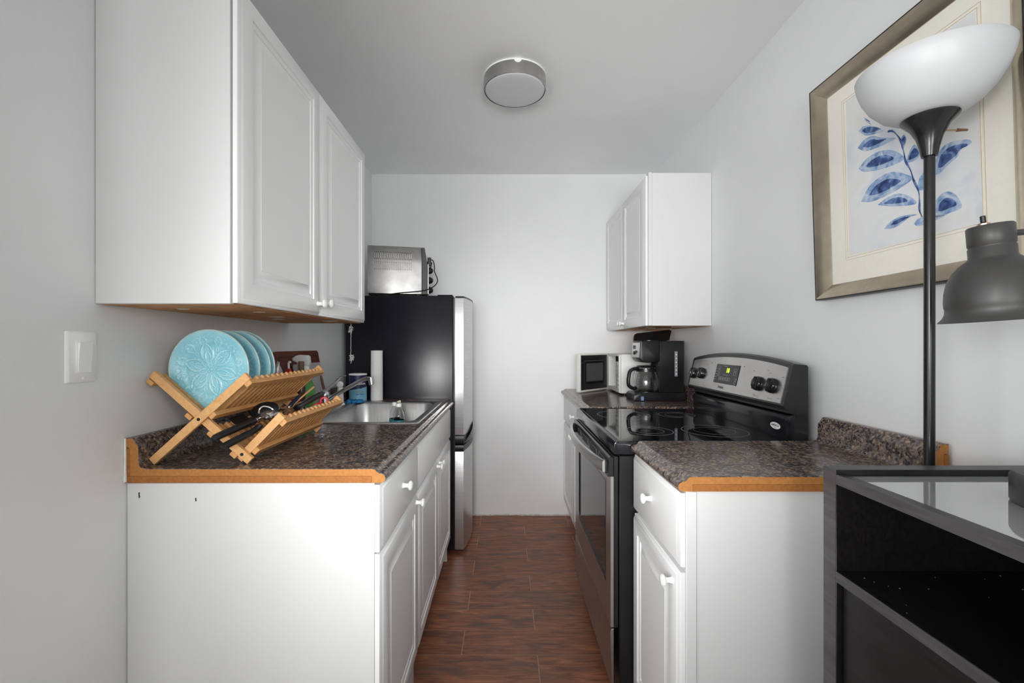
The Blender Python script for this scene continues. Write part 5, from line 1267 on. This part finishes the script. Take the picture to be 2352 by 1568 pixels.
# ------------------------------------------------------------------ torchiere floor lamp
fx_, fy_ = 0.885, 0.9188
c = thing('floor_lamp', 'tall black torchiere floor lamp with a white bowl shade behind the shelf unit', 'floor lamp', (fx_, fy_, 0))
BLM = plain('black_lamp_metal', (0.012, 0.012, 0.013, 1), 0.22, var=0.1)
part('base', B().lathe([(0, 0.0005), (0.0745, 0.0005), (0.077, 0.004), (0.0755, 0.014), (0.03, 0.024), (0.012, 0.03), (0, 0.03)], 48, (fx_, fy_, 0)), BLM, c)
part('pole', B().cyl((fx_, fy_, 0.0305), (fx_, fy_, 1.6087), 0.0093, seg=24), BLM, c)
part('shade_cup', B().lathe([(0.0000, 1.6091), (0.0131, 1.6091), (0.0140, 1.6125), (0.0160, 1.6261), (0.0218, 1.6493), (0.0319, 1.6706), (0.0459, 1.6860), (0.0472, 1.6889), (0.0459, 1.6904), (0.0000, 1.6904)], 40, (fx_, fy_, 0)), BLM, c)
SHD = Mat('frosted_white_glass'); p = SHD.p; p.inputs['Base Color'].default_value = (0.56, 0.565, 0.575, 1); p.inputs['Roughness'].default_value = 0.4
p.inputs['Subsurface Weight'].default_value = 0.25; p.inputs['Subsurface Radius'].default_value = (0.02, 0.02, 0.02); SHD = SHD.m
pr = [(0.0000, 1.6905), (0.0426, 1.6905), (0.0580, 1.6957), (0.0803, 1.7102), (0.0996, 1.7325), (0.1132, 1.7576), (0.1204, 1.7808), (0.1233, 1.7973), (0.1221, 1.7987), (0.1185, 1.7818), (0.1112, 1.7586), (0.0977, 1.7344), (0.0788, 1.7126), (0.0571, 1.6981), (0.0000, 1.6933)]
part('shade', B().lathe(pr, 72, (fx_, fy_, 0)), SHD, c, ang=60)
sd_ = Vector((1, -0.12, -0.04)).normalized(); s0 = Vector((fx_, fy_, 1.6638))
k_ = part('switch_stem', B().cyl(s0+sd_*0.030, s0+sd_*0.052, 0.0018, seg=10), plain('brass', (0.45, 0.30, 0.18, 1), 0.3, 1.0), c, label='brass rotary switch stem')
part('switch_knob', B().cyl(s0+sd_*0.052, s0+sd_*0.071, 0.0034, 0.0022, seg=10), plain('brown_knob', srgb(110, 72, 52), 0.4), k_)

# ------------------------------------------------------------------ black shelf unit in the right foreground
UX0, UX1, UY1, UY0 = 0.6055, 1.050, 0.838, 0.10
c = thing('shelf_unit', 'black-brown open shelf unit with a glass top in the right foreground', 'shelf unit', (0.83, 0.47, 0))
def upanel(name, x0, x1, y0, y1, z0, z1, mat=BWOOD, bev=0.0008, par=None): return part(name, B().box(x0, x1, y0, y1, z0, z1, bev), mat, par or c)
ZT = 0.9865
ft_ = 0.030
s_ = upanel('side_panel', UX0+0.0012, UX1, UY1-ft_, UY1, 0.0005, ZT); upanel('edge_band', UX0-0.0002, UX0+0.0011, UY1-ft_, UY1, 0.0005, ZT, BEDGE, 0.0, s_)
s_ = upanel('side_panel', UX0+0.0012, UX1, UY0, UY0+ft_, 0.0005, ZT); upanel('edge_band', UX0-0.0002, UX0+0.0011, UY0, UY0+ft_, 0.0005, ZT, BEDGE, 0.0, s_)
ya, yb = UY0+ft_+0.0005, UY1-ft_-0.0005
s_ = upanel('top_rail', UX0+0.0012, UX0+0.020, ya, yb, 0.9605, 0.9785); upanel('edge_band', UX0-0.0002, UX0+0.0011, ya, yb, 0.9605, 0.9785, BEDGE, 0.0, s_)
upanel('top_rail', UX1-0.02, UX1, ya, yb, 0.9605, ZT)
upanel('top_rail', UX0+0.0205, UX1-0.0205, yb-0.012, yb, 0.962, 0.9685)
upanel('top_board', UX0+0.0205, UX1-0.0205, ya, yb-0.0125, 0.9605, 0.9665)
GT = Mat('dark_glass_top'); p = GT.p; p.inputs['Base Color'].default_value = (0.55, 0.55, 0.56, 1); p.inputs['Metallic'].default_value = 0.5; p.inputs['Roughness'].default_value = 0.035; p.inputs['IOR'].default_value = 1.8
GT = GT.m
part('glass_top', B().box(UX0+0.0215, UX1-0.0215, ya+0.001, yb-0.001, 0.969, 0.975, 0.0008), GT, c)
s_ = upanel('shelf', UX0+0.0012, UX1-0.012, ya, yb, 0.782, 0.801); upanel('edge_band', UX0-0.0002, UX0+0.0011, ya, yb, 0.782, 0.801, BEDGE, 0.0, s_)
upanel('back_panel', UX1-0.0115, UX1-0.006, ya, yb, 0.06, 0.960)
fr_ = BWOOD
upanel('drawer_front', UX0+0.0095, UX0+0.026, ya+0.004, yb-0.006, 0.44, 0.779)
upanel('drawer_front', UX0+0.0095, UX0+0.026, ya+0.004, yb-0.006, 0.08, 0.435)
upanel('bottom_board', UX0+0.002, UX1-0.012, ya, yb, 0.05, 0.070)
# crumbs and scuffs on the shelf
b = B(); rr = random.Random(12)
for k_ in range(18):
    x = rr.uniform(UX0+0.01, UX1-0.06); y = yb-abs(rr.gauss(0, 0.10))-0.004
    if y < ya+0.02: continue
    r = rr.uniform(0.0006, 0.0016); b.sphere((x, y, 0.8012+r*0.4), r, sz=0.5, u=6, v=4)
part('crumb', b, plain('crumb', (0.16, 0.15, 0.145, 1), 0.8), c, kind='stuff')

# ------------------------------------------------------------------ desk lamp on the shelf unit
dx_, dy_, dzb = 0.838, 0.632, 0.9752
c = thing('desk_lamp', 'dark grey metal desk lamp with a dome shade standing on the shelf unit', 'desk lamp', (dx_, dy_, dzb))
GM = plain('dark_grey_metal', (0.062, 0.060, 0.059, 1), 0.42, 0.35, var=0.06)
part('base', B().lathe([(0, 0.0003), (0.074, 0.0003), (0.0765, 0.004), (0.0765, 0.040), (0.073, 0.047), (0.02, 0.055), (0, 0.055)], 56, (dx_, dy_, dzb)), GM, c)
arm = spline([(dx_+0.02, dy_, dzb+0.05), (dx_+0.028, dy_+0.005, 1.15), (dx_+0.045, dy_+0.03, 1.33), (dx_+0.055, dy_+0.06, 1.392), (dx_+0.035, dy_+0.075, 1.401)], 6)
ta = math.radians(5)
hc = Vector((0.808, 0.722, 1.257)); hu = Vector((-math.sin(ta), 0, math.cos(ta)))
Mh = Matrix.Translation(hc) @ Vector((0, 0, 1)).rotation_difference(hu).to_matrix().to_4x4()
so = [(0.0725, 0.0), (0.0655, 0.0075), (0.0625, 0.014), (0.0615, 0.022), (0.0625, 0.026), (0.0625, 0.035), (0.061, 0.050), (0.057, 0.067), (0.050, 0.082), (0.040, 0.094), (0.0305, 0.101), (0.0285, 0.104), (0.0285, 0.119), (0.0275, 0.1205), (0.0275, 0.1225), (0.0285, 0.124), (0.0285, 0.153), (0.0265, 0.1555), (0.0, 0.156)]
b = B().lathe(so, 64, (0, 0, 0)); b.xf(Mh)
sh_ = part('shade', b, GM, c, ang=40)
si = [(0.0724, -0.0003), (0.0642, 0.0075), (0.0610, 0.014), (0.060, 0.022), (0.0598, 0.045), (0.055, 0.066), (0.046, 0.082), (0.028, 0.094), (0.0, 0.096)]
b = B().lathe(si, 64, (0, 0, 0)); b.xf(Mh)
part('shade_lining', b, plain('white_lining', (0.78, 0.78, 0.78, 1), 0.4), sh_, ang=60, label='white enamel inside of the shade')
b = B().lathe([(0, 0.030), (0.012, 0.033), (0.022, 0.048), (0.022, 0.058), (0.013, 0.075), (0.012, 0.094), (0, 0.094)], 24, (0, 0, 0)); b.xf(Mh)
part('light_bulb', b, plain('bulb_white', (0.85, 0.85, 0.84, 1), 0.3), c)
b = B().lathe([(0, 0.1562), (0.008, 0.1562), (0.008, 0.159), (0.0045, 0.1605), (0, 0.1605)], 16, (-0.010, 0, 0)); b.xf(Mh)
n_ = part('switch_nut', b, plain('copper_nut', (0.65, 0.45, 0.36, 1), 0.3, 1.0), sh_)
b = B().cyl((-0.010, 0, 0.1607), (-0.0105, 0, 0.172), 0.0036, seg=12, bev=0.0008); b.xf(Mh)
part('switch_button', b, BLACKP, sh_)
arm_end = Mh @ Vector((0.0288, 0, 0.140)); arm[-1] = arm_end; arm[-2] = arm_end+Vector((0.012, 0, 0.001))
part('arm', B().tube(arm, 0.005, 10), GM, c)
